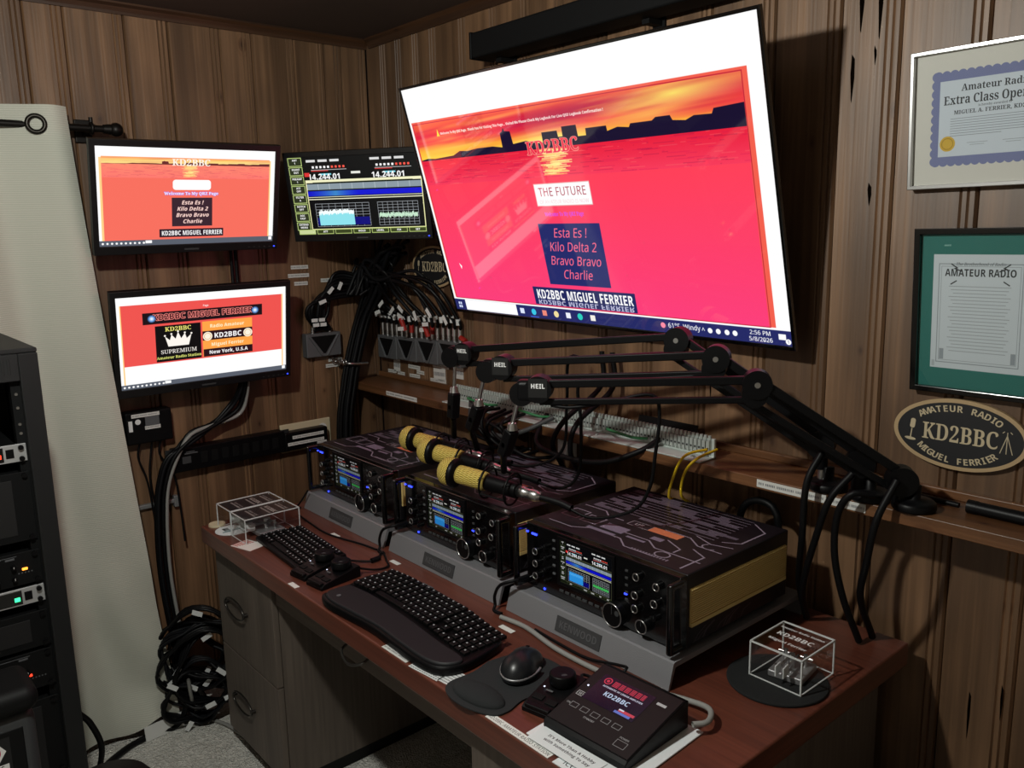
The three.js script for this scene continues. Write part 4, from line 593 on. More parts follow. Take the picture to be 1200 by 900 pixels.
{
  const cols = [M.rubber, P({ color: 0x101114, roughness: 0.5, specularIntensity: 0.4 }), P({ color: 0x08080a, roughness: 0.4, specularIntensity: 0.5 })];
  // plugs and cables fanning up from the row of four switches into the bundle
  for (let s = 0; s < 4; s++) for (let j = 0; j < 4; j++) {
    const x = 0.115 + s * 0.136 - 0.067 + 0.134 * (j + 0.5) / 4, k = (s * 4 + j) / 15, y0 = 1.272 + 0.004 * s, z = 0.022;
    const c = thing('antenna_cable', 'black antenna cable arching from the row of four switches to the corner bundle', 'cable', [0, 0, 0], 0, 'antenna cables above the row of switches');
    const peak = 1.36 + 0.13 * k + rr(-0.02, 0.05), tx = 0.1 + rr(-0.05, 0.09), bow = 0.04 + rr(0, 0.07);
    obj('cable', tube([[x, y0 + 0.018, z], [x + 0.004, y0 + 0.06, z + 0.012], [x - 0.005 - 0.08 * k, peak, 0.05 + bow * 0.5], [tx + 0.16 * (1 - k) * 0.5 + 0.07, 1.49 + rr(-0.03, 0.05), 0.06 + bow], [tx, 1.5 + rr(-0.05, 0.05), 0.12 + rr(0, 0.05)], [tx - 0.03, 1.42, 0.16 + rr(0, 0.03)]], 0.0065, 44), cols[(s + j) % 3], c);
    obj('plug', [cyl(0.009, 0.008, 0.03, x, y0 + 0.012, z, 0, 0, 0, 12)], s * 4 + j === 6 || s * 4 + j === 10 ? M.red : M.steel, c);
    obj('marker', cyl(0.0085, 0.0085, 0.022, x + 0.002 + rr(-0.002, 0.002), y0 + 0.05 + rr(0, 0.01), z + 0.01, 0.15, 0, rr(-0.15, 0.1), 10), M.paper, c);
  }
  for (const [x, y, a, r] of [[0.21, 1.385, 0.6, 0], [0.245, 1.36, 0.7, 0], [0.28, 1.34, -0.4, 0], [0.31, 1.37, -0.6, 0], [0.4, 1.35, -1.1, 0], [0.47, 1.325, 0.1, 0], [0.425, 1.3, 0.1, 0], [0.52, 1.37, -0.8, 0], [0.57, 1.345, -0.9, 0], [0.165, 1.35, 0.3, 0], [0.13, 1.34, 0.2, 0], [0.33, 1.3, 0.1, 0]]) one('cable_tag', 'white paper tag wrapped on the cables above the row of four switches', 'tag', [box(0.036, 0.014, 0.002, 0, 0, 0, 0, 0, a).translate(x, y, 0.1 + 0.02 * Math.sin(x * 40))], M.paper, 'paper tags on the antenna cables');
  for (const [x, y] of [[0.29, 1.31], [0.44, 1.3]]) one('cable_sleeve', 'short red sleeve on a cable above the row of four switches', 'sleeve', [cyl(0.009, 0.009, 0.05, x, y, 0.075, 0.2, 0, 0.25, 12)], M.red, 'red sleeves on the antenna cables');
  one('cable_sleeve', 'small red cap on the last switch, furthest from the corner', 'sleeve', [cyl(0.009, 0.009, 0.03, 0.6, 1.275, 0.03, 0.2, 0, 1.2, 12)], M.red);
  // trunk: from behind the corner monitor down to the desk
  for (let i = 0; i < 16; i++) {
    const a = i / 16 * PI * 2, q = i % 2 ? 0.026 : 0.013, dx = q * Math.cos(a), dz = q * Math.sin(a);
    one('trunk_cable', 'black cable in the thick bundle running down the room corner', 'cable', tube([[0.3 + dx * 3, 1.6 + rr(-0.03, 0.03), 0.1 + dz], [0.24 + dx * 3, 1.54 + dx * 2, 0.11 + dz * 2], [0.16 + dx * 1.6, 1.44 + rr(-0.02, 0.02), 0.115 + dz], [0.11 + dx, 1.334, 0.135 + dz], [0.09 + dx, 1.2, 0.17 + dz], [0.085 + dx, 1.07, 0.2 + dz], [0.085 + dx, 0.9, 0.228 + dz], [0.09 + dx, 0.5, 0.24 + dz], [0.1 + dx, 0.02, 0.25 + dz]], 0.0078, 60), cols[i % 3], 'cable bundle in the room corner');
  }
  for (let i = 0; i < 9; i++) {
    const d = (i - 4) * 0.011, e = rr(-0.012, 0.012);
    one('arched_cable', 'black cable arching from the corner bundle to the single antenna switch', 'cable', tube([[0.1 + e * 0.5, 1.24, 0.16], [0.11 + e * 0.5, 1.36 + e, 0.13], [0.085 + e * 0.5, 1.44 + d * 0.5, 0.11], [0.062 + e, 1.458 + d, 0.17], [0.055 + e, 1.45 + d, 0.235 - d * 0.3], [0.05 + e, 1.41 + d * 0.5, 0.285 - d], [0.045 + e * 0.6, 1.345, 0.298 - d], [0.03, 1.3, 0.297 - (i % 4) * 0.017], [0.025, 1.286, 0.305 - (i % 2) * 0.07]], 0.0068, 50), cols[i % 3], 'cables arching to the single antenna switch');
  }
  for (const [y, z, a] of [[1.455, 0.222, 1.1], [1.44, 0.262, 0.8], [1.4, 0.298, 0.3], [1.33, 0.315, 0], [1.33, 0.29, 0], [1.312, 0.31, 0], [1.312, 0.285, 0]]) one('cable_tag', 'white paper tag wrapped on the arched cables beside the stacked monitors', 'tag', [box(0.002, 0.013, 0.03, 0, 0, 0, a, 0, 0).translate(0.098 - (y < 1.35 ? 0.035 : 0), y, z)], M.paper, 'paper tags on the arched cables');
  one('cable_clamp', 'silver perforated strap holding the corner cable bundle', 'strap', [tube([[0.004, 1.17, 0.225], [0.06, 1.168, 0.228], [0.125, 1.162, 0.222], [0.135, 1.158, 0.18], [0.13, 1.155, 0.14]], 0.006, 24), ...[0, 1, 2, 3].map(i => tor(0.009, 0.003, 0.025 + i * 0.03, 1.167, 0.23, 0, 0.2, 0, PI * 2, 6, 14))], M.steel);
  // cables below the stacked monitors, down to the floor
  for (let i = 0; i < 7; i++) {
    const a = i / 7 * PI * 2, dx = 0.016 * Math.cos(a), dz = 0.018 * Math.sin(a);
    one('monitor_cable', i === 6 ? 'grey cable beside the black cables sweeping down below the stacked monitors' : 'black cable sweeping down to the floor below the stacked monitors', 'cable', tube([[0.12 + dx, 1.2, 0.62], [0.08 + dx, 1.1, 0.625 + dz], [0.06 + dx, 1.039 + dz, 0.649 + dz], [0.06 + dx, 1.0, 0.73], [0.065 + dx, 0.965 - dz, 0.816], [0.065 + dx, 0.91, 0.88 + dz], [0.06 + dx, 0.815, 0.918 + dz], [0.06 + dx, 0.697, 0.934 + dz], [0.06 + dx, 0.546, 0.94 + dz], [0.065 + dx, 0.4, 0.935 + dz], [0.1 + dx, 0.15, 0.92 + dz], [0.16 + dx * 2, 0.03, 0.9 + dz * 2]], 0.0068, 80), i === 6 ? M.greyCable : cols[i % 3], i === 6 ? undefined : 'cables below the stacked monitors');
  }
  for (const z of [0.602, 0.618]) one('monitor_cable', 'black cable hanging between the two stacked monitors', 'cable', tube([[0.06, 1.68, z], [0.05, 1.6, z - 0.004], [0.045, 1.5, z - 0.006], [0.06, 1.4, z]], 0.006, 24), M.rubber, 'cables between the stacked monitors');
  one('pipe_clip', 'small grey pipe bracket on the wall behind the hanging cables', 'bracket', [rbx(0.001, 0.02, 0.735, 0.75, 0.86, 1.0, 0.003), rbx(0.001, 0.024, 0.72, 0.76, 0.858, 0.875, 0.003)], M.brushed);
  // heap of coiled cables
  for (let i = 0; i < 9; i++) {
    const R = rr(0.09, 0.15), cx = rr(0.14, 0.24), cy = R + 0.01 + [0, 0.02, 0.06, 0.1, 0.13, 0.15, 0.04, 0.09, 0.12][i], cz = rr(0.84, 0.95), tiltY = rr(0.7, 1.4), tz = rr(-0.4, 0.4), pts = [];
    for (let k = 0; k <= 60; k++) { const a = k / 60 * PI * 2 * 4, r = R + 0.012 * Math.sin(k * 1.7 + i); pts.push([r * Math.cos(a), r * Math.sin(a) * 0.9, 0.018 * Math.sin(k * 0.9 + i)]); }
    const c = thing('coiled_cable', 'loosely coiled black cable in the heap between curtain and desk', 'cable', [cx, cy, cz], 0, 'coiled cables heaped beside the desk'); c.rotation.set(0, tiltY, tz);
    obj('coil', tube(pts, 0.0055, 150, 6), cols[i % 3], c);
    for (let k = 0; k < 2; k++) { const a = rr(0, 6.28); obj('tag', box(0.035, 0.016, 0.003, R * Math.cos(a), R * 0.9 * Math.sin(a), 0.024, 0, 0, rr(-1, 1)), M.paper, c); }
  }
  one('loose_cable', 'light grey cable lying across the carpet between curtain and desk', 'cable', tube([[0.26, 0.2, 0.96], [0.24, 0.13, 0.95], [0.2, 0.06, 0.93], [0.2, 0.012, 0.9], [0.3, 0.01, 0.86], [0.42, 0.01, 0.84]], 0.006, 40), M.greyCable);
  one('loose_cable', 'thick black cable on the carpet along the curtain hem', 'cable', tube([[0.5, 0.012, 1.345], [0.3, 0.012, 1.27], [0.21, 0.012, 1.16], [0.185, 0.012, 1.06], [0.19, 0.02, 0.98], [0.2, 0.15, 0.93]], 0.01, 50, 8), M.rubber);
  one('loose_cable', 'black cable bulging out from behind the rack against the curtain', 'cable', tube([[0.6, 0.4, 1.355], [0.6, 0.36, 1.33], [0.6, 0.28, 1.31], [0.6, 0.2, 1.33], [0.6, 0.16, 1.355]], 0.008, 30, 8), M.rubber);
  one('paper_card', 'blank white card standing on the carpet under the curtain hem', 'card', [box(0.003, 0.05, 0.13, 0.19, 0.026, 1.03, 0, 0.1, 0.15)], M.white);
  one('wood_offcut', 'small tan wood offcut on the carpet beside the desk', 'wood piece', [rbx(0.28, 0.385, 0, 0.03, 0.8, 0.84, 0.002)], S(0x9a7a4a, 0.7));
}
// ---------------------------------------------------------------- things on the right wall and ledge
function ovalTex() {
  return canvas(1024, 640, (g, W, H) => {
    const cx = W / 2, cy = H / 2; g.fillStyle = '#b59a74'; g.fillRect(0, 0, W, H); g.fillStyle = '#17171a'; g.beginPath(); g.ellipse(cx, cy, W / 2 - 34, H / 2 - 34, 0, 0, 7); g.fill();
    g.fillStyle = '#c4b494'; g.textAlign = 'center';
    const arc = (txt, rx, ry, a0, a1, px, flip) => { F(g, px, 'sans-serif', 'bold'); const n = txt.length; for (let i = 0; i < n; i++) { const a = a0 + (a1 - a0) * (i + 0.5) / n, x = cx + rx * Math.cos(a), y = cy + ry * Math.sin(a); g.save(); g.translate(x, y); const tx = -rx * Math.sin(a), ty = ry * Math.cos(a); g.rotate(Math.atan2(flip ? -ty : ty, flip ? -tx : tx)); g.fillText(txt[i], 0, 0); g.restore(); } };
    arc('AMATEUR RADIO', 360, 205, -PI + 0.62, -0.62, 80, false); arc('MIGUEL FERRIER', 372, 268, PI - 0.6, 0.6, 80, true);
    F(g, 210, 'serif', 'bold'); g.fillText('KD2BBC', cx + 10, cy + 72, 580);
    g.save(); g.translate(150, cy); g.rotate(0.1); g.beginPath(); g.roundRect(-20, -95, 40, 90, 18); g.fill(); g.fillRect(-5, 0, 10, 90); g.beginPath(); g.ellipse(0, 96, 46, 14, 0, 0, 7); g.fill(); g.restore();
    g.strokeStyle = '#b8aa8e'; g.lineWidth = 7; g.beginPath(); g.moveTo(870, cy - 90); g.lineTo(870, cy + 100); g.moveTo(870, cy - 60); g.lineTo(825, cy + 100); g.moveTo(870, cy - 60); g.lineTo(915, cy + 100); g.moveTo(835, cy - 80); g.lineTo(850, cy - 96); g.moveTo(905, cy - 80); g.lineTo(890, cy - 96); g.stroke();
  });
}
const ovalMat = printMat(ovalTex(), 0.6);
function ovalSign(label, x, y, w, h) {
  const t = thing('oval_sign', label, 'sign', [x, y, 0.002]); const s = new THREE.Shape(); s.absellipse(0, 0, w / 2, h / 2, 0, PI * 2);
  obj('board', ext(s, 0.012, 0.002), S(0xb39873, 0.6), t); const f = new THREE.ShapeGeometry(s, 48), p = f.attributes.position, u = f.attributes.uv; for (let i = 0; i < p.count; i++) u.setXY(i, p.getX(i) / w + 0.5, p.getY(i) / h + 0.5); obj('face', plain(f).translate(0, 0, 0.0123), ovalMat, t);
}
ovalSign('oval dark wooden callsign sign in full view beside the boom arms', 2.24, 1.213, 0.262, 0.148); ovalSign('oval dark wooden callsign sign half hidden behind the television', 0.415, 1.523, 0.27, 0.15);
{
  const cert = canvas(1024, 872, (g, W, H) => {
    g.fillStyle = '#c9c8c0'; g.fillRect(0, 0, W, H); g.fillStyle = '#7078a0'; for (let i = 0; i < 15; i++) for (const y of [152, 720]) { g.beginPath(); g.arc(152 + i * 51.4, y, 30, 0, 7); g.fill(); } for (let i = 0; i < 11; i++) for (const x of [142, 882]) { g.beginPath(); g.arc(x, 154 + i * 56, 30, 0, 7); g.fill(); } g.fillRect(125, 140, 774, 592); g.fillStyle = '#c3cdd6'; g.fillRect(166, 188, 692, 496);
    g.fillStyle = '#22262c'; g.textAlign = 'center'; F(g, 60, 'serif', 'bold'); g.fillText('Amateur Radio', 512, 262, 420); F(g, 78, 'serif', 'bold'); g.fillText('Extra Class Operator', 512, 344, 640); F(g, 20, 'serif'); g.fillText('is hereby awarded to', 512, 372); F(g, 34, 'serif', 'bold'); g.fillText('MIGUEL A. FERRIER, KD2BBC', 512, 410, 540); g.fillStyle = '#8a939c'; for (let i = 0; i < 8; i++) g.fillRect(240, 436 + i * 16, 540 - (i === 7 ? 220 : 0), 4); for (const x of [350, 570]) { g.fillRect(x, 600, 130, 3); g.fillRect(x + 20, 614, 90, 3); }
    g.fillStyle = '#c9a53a'; g.beginPath(); g.arc(226, 600, 50, 0, 7); g.fill(); g.strokeStyle = '#a07f24'; g.lineWidth = 5; g.beginPath(); g.arc(226, 600, 36, 0, 7); g.stroke();
  });
  const cert2 = canvas(800, 1000, (g, W, H) => {
    g.fillStyle = '#1f6a62'; g.fillRect(0, 0, W, H); g.fillStyle = '#c2ccd2'; g.fillRect(90, 130, 620, 740); g.strokeStyle = '#8d979e'; g.lineWidth = 6; g.strokeRect(130, 190, 540, 640); g.lineWidth = 3; g.strokeRect(146, 206, 508, 608);
    g.textAlign = 'center'; g.fillStyle = '#3a4248'; F(g, 26, 'serif', 'italic'); g.fillText('The Brotherhood of Radio', 400, 200); g.fillStyle = '#20262a'; F(g, 64, 'sans-serif', 'bold'); g.fillText('AMATEUR RADIO', 400, 268, 460); g.strokeStyle = '#20262a'; g.lineWidth = 7; for (const s of [-1, 1]) { g.beginPath(); g.moveTo(400 + s * 190, 190); g.lineTo(400 + s * 150, 215); g.lineTo(400 + s * 165, 220); g.lineTo(400 + s * 120, 236); g.moveTo(400 + s * 190, 320); g.lineTo(400 + s * 150, 296); g.stroke(); }
    g.fillStyle = '#9aa4aa'; for (let i = 0; i < 20; i++) g.fillRect(200 + (i % 3) * 14, 330 + i * 22, 400 - (i % 3) * 28, 5); g.fillStyle = '#a9b3b8'; g.fillRect(100, 820, 20, 40); g.fillStyle = '#8d979e'; for (const x of [150, 620]) g.fillRect(x, 740, 30, 70);
    g.fillStyle = '#bfe0d8'; F(g, 16); g.fillText('award', 180, 78);
  });
  function framed(label, x, y, w, h, tex, fm, fw, grp) {
    const t = thing('framed_certificate', label, 'picture frame', [x + w / 2, y, 0.002 + h * 0.04]); t.rotation.x = 0.075;
    obj('backing', rbx(-w / 2 + 0.002, w / 2 - 0.002, -h / 2 + 0.002, h / 2 - 0.002, 0, 0.012, 0.001), M.dark, t); obj('frame', frameGeo(w, h, fw, fw, fw, 0.024, 0), fm, t); obj('certificate', mv(new THREE.PlaneGeometry(w - fw * 2 + 0.002, h - fw * 2 + 0.002), 0, 0, 0.0135), printMat(tex, 0.75), t); obj('glazing', mv(new THREE.PlaneGeometry(w - fw * 2 + 0.002, h - fw * 2 + 0.002), 0, 0, 0.018), M.glass, t);
  }
  framed('silver framed certificate with a scalloped blue border and gold seal', 2.109, 1.842, 0.31, 0.264, cert, M.steel, 0.008); framed('black framed certificate on a teal mat above the oval sign', 2.141, 1.466, 0.248, 0.334, cert2, M.blackGloss, 0.012);
}
{
  const t = thing('ground_bar', 'long perforated grey grounding bar standing on the ledge', 'grounding bar', [0.64, 1.0755, 0.1]); const gm = S(0xc4ccc8, 0.45, 0.2);
  obj('bar', [rbx(0, 1.07, 0, 0.05, -0.004, 0.004, 0.001), rbx(0, 1.07, 0.0, 0.004, -0.004, 0.06, 0.001)], gm, t);
  const st = obj('terminals', Array.from({ length: 84 }, (_, i) => cyl(0.0044, 0.0044, 0.012, 0.02 + i * 0.0125, 0.052, 0.006, 0, 0, 0, 6)).concat(Array.from({ length: 84 }, (_, i) => box(0.0092, 0.03, 0.012, 0.02 + i * 0.0125, 0.03, 0.009))), S(0xb6beba, 0.4, 0.3), t); st.userData.kind = 'stuff';
  const hs = obj('wire_holes', Array.from({ length: 84 }, (_, i) => cyl(0.003, 0.003, 0.002, 0.02 + i * 0.0125, 0.026, 0.0148, PI / 2, 0, 0, 6)), M.dark, t); hs.userData.kind = 'stuff';
  for (const x of [0.03, 0.36, 0.7, 1.03]) obj('mounting_screw', cyl(0.006, 0.006, 0.004, x, 0.006, 0.036, 0, 0, 0, 12), M.steel, t);
  for (const [x, l] of [[0.8, 'nearest the corner'], [1.05, 'halfway along the bar'], [1.42, 'nearest the yellow wires']]) one('green_wire', 'short green wire looped at the grounding bar, ' + l, 'wire', tube([[x - 0.05, 1.1, 0.12], [x - 0.02, 1.108, 0.155], [x + 0.03, 1.108, 0.165], [x + 0.07, 1.1, 0.15], [x + 0.09, 1.096, 0.12]], 0.004, 24), M.green, 'green wires at the grounding bar');
  for (const [p, l] of [[[[0.75, 1.09, 0.12], [0.86, 1.05, 0.2], [1.0, 1.03, 0.21], [1.1, 1.06, 0.19], [1.16, 1.1, 0.13]], 'thick grey cable looping under the grounding bar nearest the corner'], [[[1.12, 1.1, 0.12], [1.16, 1.04, 0.2], [1.26, 1.02, 0.21], [1.42, 1.03, 0.21], [1.52, 1.07, 0.17], [1.55, 1.1, 0.12]], 'thick black cable sagging under the grounding bar near the yellow wires'], [[[1.28, 1.3, 0.05], [1.285, 1.2, 0.06], [1.27, 1.12, 0.19], [1.24, 1.05, 0.21], [1.2, 0.97, 0.14], [1.18, 0.93, 0.1]], 'black cable dropping from behind the television to the radios'], [[[1.32, 1.3, 0.05], [1.33, 1.2, 0.06], [1.32, 1.12, 0.19], [1.31, 1.04, 0.21], [1.28, 0.95, 0.14]], 'second black cable dropping from behind the television, beside the first']]) one('station_cable', l, 'cable', tube(p, 0.0075, 40, 8), l.includes('grey') ? S(0x3a3c3c, 0.6) : M.rubber);
  for (let i = 0; i < 8; i++) { const y = 1.1 + rr(-0.03, 0.03), x = 0.82 + i * 0.03; one('ground_cable', 'dark cable in the tangle behind the gold microphones', 'cable', tube([[x, 1.09, 0.13], [x + 0.03 + rr(-0.03, 0.03), y - 0.02, 0.2 + rr(0, 0.03)], [x + rr(-0.05, 0.1), 1.03 + rr(-0.02, 0.03), 0.22], [x + 0.08, 0.985, 0.15 + rr(0, 0.05)], [x + 0.05 + rr(0, 0.1), 0.98, 0.12]], 0.0055, 36), M.rubber, 'cables in the tangle behind the microphones'); }
  one('plug_block', 'small white plug block hanging behind the middle radio', 'plug', [rbx(1.185, 1.228, 0.985, 1.04, 0.1, 0.14, 0.004), tube([[1.225, 1.0, 0.145], [1.235, 1.02, 0.147], [1.24, 1.035, 0.147]], 0.006, 12)], M.white);
  one('marker_pen', 'short thick black tube lying on the ledge below the oval sign', 'tube', [rod([2.3, 1.0885, 0.075], [2.62, 1.0885, 0.085], 0.013, 0.013, 18), rod([2.292, 1.0885, 0.075], [2.31, 1.0885, 0.075], 0.0137, 0.0137, 18)], M.black); one('thin_rod', 'thin black rod lying on the ledge behind the boom arm bases', 'rod', rod([2.06, 1.081, 0.045], [2.27, 1.081, 0.06], 0.0055), M.black); one('dark_plate', 'small thin black plate leaning on the wall behind the grounding bar', 'plate', box(0.2, 0.05, 0.004, 1.5, 1.105, 0.03, -0.3), M.black);
  const W = 'white label strip on the wall under the row of four switches'; for (const [x, y, w, h] of [[0.122, 1.129, 0.045, 0.05], [0.243, 1.135, 0.08, 0.016], [0.285, 1.118, 0.05, 0.014], [0.085, 1.102, 0.06, 0.013], [0.15, 1.1, 0.05, 0.013], [0.245, 1.1, 0.07, 0.014], [0.42, 1.156, 0.1, 0.013], [0.41, 1.126, 0.075, 0.045], [0.532, 1.145, 0.05, 0.045], [0.4, 1.1, 0.1, 0.013]]) tapeOn('z', x, y, 0.0165 + (y < 1.1 ? 0 : -0.0155), w, h, W, 'labels under the row of switches', rr(-0.04, 0.04));
  tapeOn('z', 0.39, 1.062, 0.1612, 0.2, 0.016, 'long white label strip on the ledge edge under the antenna switches'); tapeOn('z', 1.955, 1.062, 0.1612, 0.17, 0.018, 'long white label strip on the ledge edge behind the gold sided radio'); tapeOn('z', 2.09, 1.062, 0.1612, 0.075, 0.018, 'shorter white label strip on the ledge edge between two hanging cables');
  one('refuse_bag', 'crumpled black bag on the floor past the desk end', 'bag', (() => { const g = new THREE.SphereGeometry(0.24, 40, 30), p = g.attributes.position; for (let i = 0; i < p.count; i++) { const v = V(p.getX(i), p.getY(i), p.getZ(i)), n = 1 + 0.09 * Math.sin(v.x * 23 + v.y * 14) * Math.sin(v.z * 21) + 0.05 * Math.sin(v.y * 40 + v.x * 31); v.multiplyScalar(n); v.y = Math.max(v.y * 1.35, -0.25) + 0.25; p.setXYZ(i, v.x, v.y, v.z); } g.computeVertexNormals(); return g.translate(2.56, 0, 0.32); })(), M.blackGloss);
}
// ---------------------------------------------------------------- things on the desk
const DT = 0.75;
function acrylicBox(parent, w, h, d, e = 0.0024) {   // four walls and a lid, with bright polished edges
  const f = (n, g) => obj(n, g, M.acrylic, parent);
  f('side', mv(new THREE.PlaneGeometry(w, h), 0, h / 2, d / 2)); f('side', mv(new THREE.PlaneGeometry(w, h), 0, h / 2, -d / 2, 0, PI, 0)); f('side', mv(new THREE.PlaneGeometry(d, h), w / 2, h / 2, 0, 0, PI / 2, 0)); f('side', mv(new THREE.PlaneGeometry(d, h), -w / 2, h / 2, 0, 0, -PI / 2, 0)); f('lid', mv(new THREE.PlaneGeometry(w, d), 0, h, 0, -PI / 2, 0, 0));
  const E = []; for (const x of [-w / 2, w / 2]) for (const z of [-d / 2, d / 2]) E.push(box(e, h, e, x, h / 2, z)); for (const z of [-d / 2, d / 2]) E.push(box(w, e, e, 0, h, z), box(w, e * 0.5, e, 0, e * 0.3, z)); for (const x of [-w / 2, w / 2]) E.push(box(e, e, d, x, h, 0), box(e, e * 0.5, d, x, e * 0.3, 0)); obj('edge', E, M.acrylicEdge, parent);
}
function morsePaddle(label, pos, ry) {
  const t = thing('morse_paddle', label, 'morse key', pos, ry); obj('base', rb(0.07, 0.014, 0.08, 0.003, 0, 0.007, -0.005), M.brushed, t);
  obj('post', [cyl(0.004, 0.004, 0.026, -0.02, 0.027, -0.02), cyl(0.004, 0.004, 0.026, 0.02, 0.027, -0.02), cyl(0.006, 0.006, 0.03, 0, 0.029, 0.0)], M.steel, t); obj('arm', [box(0.004, 0.006, 0.06, -0.006, 0.033, 0.01), box(0.004, 0.006, 0.06, 0.006, 0.033, 0.01)], M.steel, t);
  obj('contact_screw', [rod([-0.035, 0.033, -0.02], [-0.01, 0.033, -0.02], 0.003), rod([0.035, 0.033, -0.02], [0.01, 0.033, -0.02], 0.003)], M.steel, t); for (const s of [-1, 1]) obj('finger_piece', rb(0.003, 0.022, 0.024, 0.001, s * 0.008, 0.03, 0.05), M.acrylicEdge, t);
  return t;
}
{
  const lid = canvas(256, 420, (g, W, H) => { g.fillStyle = '#141214'; g.fillRect(0, 0, W, H); g.fillStyle = '#8d8884'; for (const y of [70, 200, 330]) { g.fillRect(30, y, 196, 16); } F(g, 54, 'sans-serif', 'bold'); g.textAlign = 'center'; g.fillStyle = '#b9b4ae'; g.fillText('KD2BBC', 128, 180, 200); F(g, 28); g.fillText('Amateur Radio', 128, 60, 200); g.fillText('Miguel Ferrier', 128, 318, 200); });
  const lm = printMat(lid, 0.5);
  for (const [x, w] of [[0.462, 'nearest the desk end'], [0.571, 'beside the small keyboard']]) {
    const t = thing('acrylic_cover', 'clear acrylic box with dark printed lid, ' + w, 'acrylic box', [x, DT + 0.0006, 0.785], 0, 'acrylic boxes at the desk end'); acrylicBox(t, 0.104, 0.075, 0.172); obj('lid_print', mv(new THREE.PlaneGeometry(0.092, 0.155), 0, 0.0735, 0, -PI / 2, 0, 0), lm, t);
    morsePaddle('steel morse paddle inside the acrylic box ' + w, [x, DT + 0.0036, 0.785], 0);
  }
  one('round_card', 'white round card with dark print under the acrylic box at the desk end', 'card', cyl(0.046, 0.046, 0.0012, 0.47, DT + 0.0016, 0.856, 0, 0, 0, 36), (() => { const tx = canvas(256, 256, g => { g.fillStyle = '#e4e8ea'; g.fillRect(0, 0, 256, 256); g.fillStyle = '#2f6a70'; g.fillRect(50, 96, 156, 20); g.fillRect(60, 124, 120, 12); g.fillStyle = '#3a3a3e'; g.fillRect(130, 140, 50, 60); }); return printMat(tx, 0.5); })());
  one('postcard', 'red and white card at the desk edge beside the small keyboard', 'card', box(0.085, 0.0012, 0.06, 0.63, DT + 0.0008, 0.868, 0, 0.3, 0), printMat(canvas(256, 180, g => { g.fillStyle = '#e6e2dd'; g.fillRect(0, 0, 256, 180); g.fillStyle = '#c4544c'; for (let i = 0; i < 7; i++) g.fillRect(0, 20 + i * 22, 120 - i * 8, 12); }), 0.6));
  one('felt_pad', 'round beige felt pad on the desk corner beside the acrylic boxes', 'pad', cyl(0.026, 0.025, 0.006, 0.392, DT + 0.0032, 0.868, 0, 0, 0, 32), M.ivory);
}
// keyboards
const keyMat = P({ color: 0x0a0a0b, roughness: 0.5, specularIntensity: 0.5 }), legend = S(0xb8bcc0, 0.6);
{
  const t = thing('compact_keyboard', 'small flat black keyboard with white legends beside the acrylic boxes', 'keyboard', [0.765, DT + 0.0005, 0.772], -0.06);
  obj('base', rb(0.302, 0.014, 0.15, 0.005, 0, 0.007, 0), M.black, t); const kg = plain(new THREE.BoxGeometry(0.0155, 0.005, 0.0155)), lg = [];
  for (let r = 0; r < 6; r++) for (let c = 0; c < 15; c++) { if (r === 5 && c > 3 && c < 9) continue; const x = -0.138 + c * 0.0196 + (r % 3) * 0.001, z = -0.058 + r * 0.0225; mesh('key', kg, keyMat, t).position.set(x, 0.0162, z); lg.push(box(0.0036, 0.0006, 0.0036, x - 0.003, 0.0189, z - 0.003)); } obj('space_bar', rb(0.09, 0.005, 0.0155, 0.001, -0.014, 0.0162, 0.0545), keyMat, t);
  const l = obj('legends', lg, legend, t); l.userData.kind = 'stuff';
}
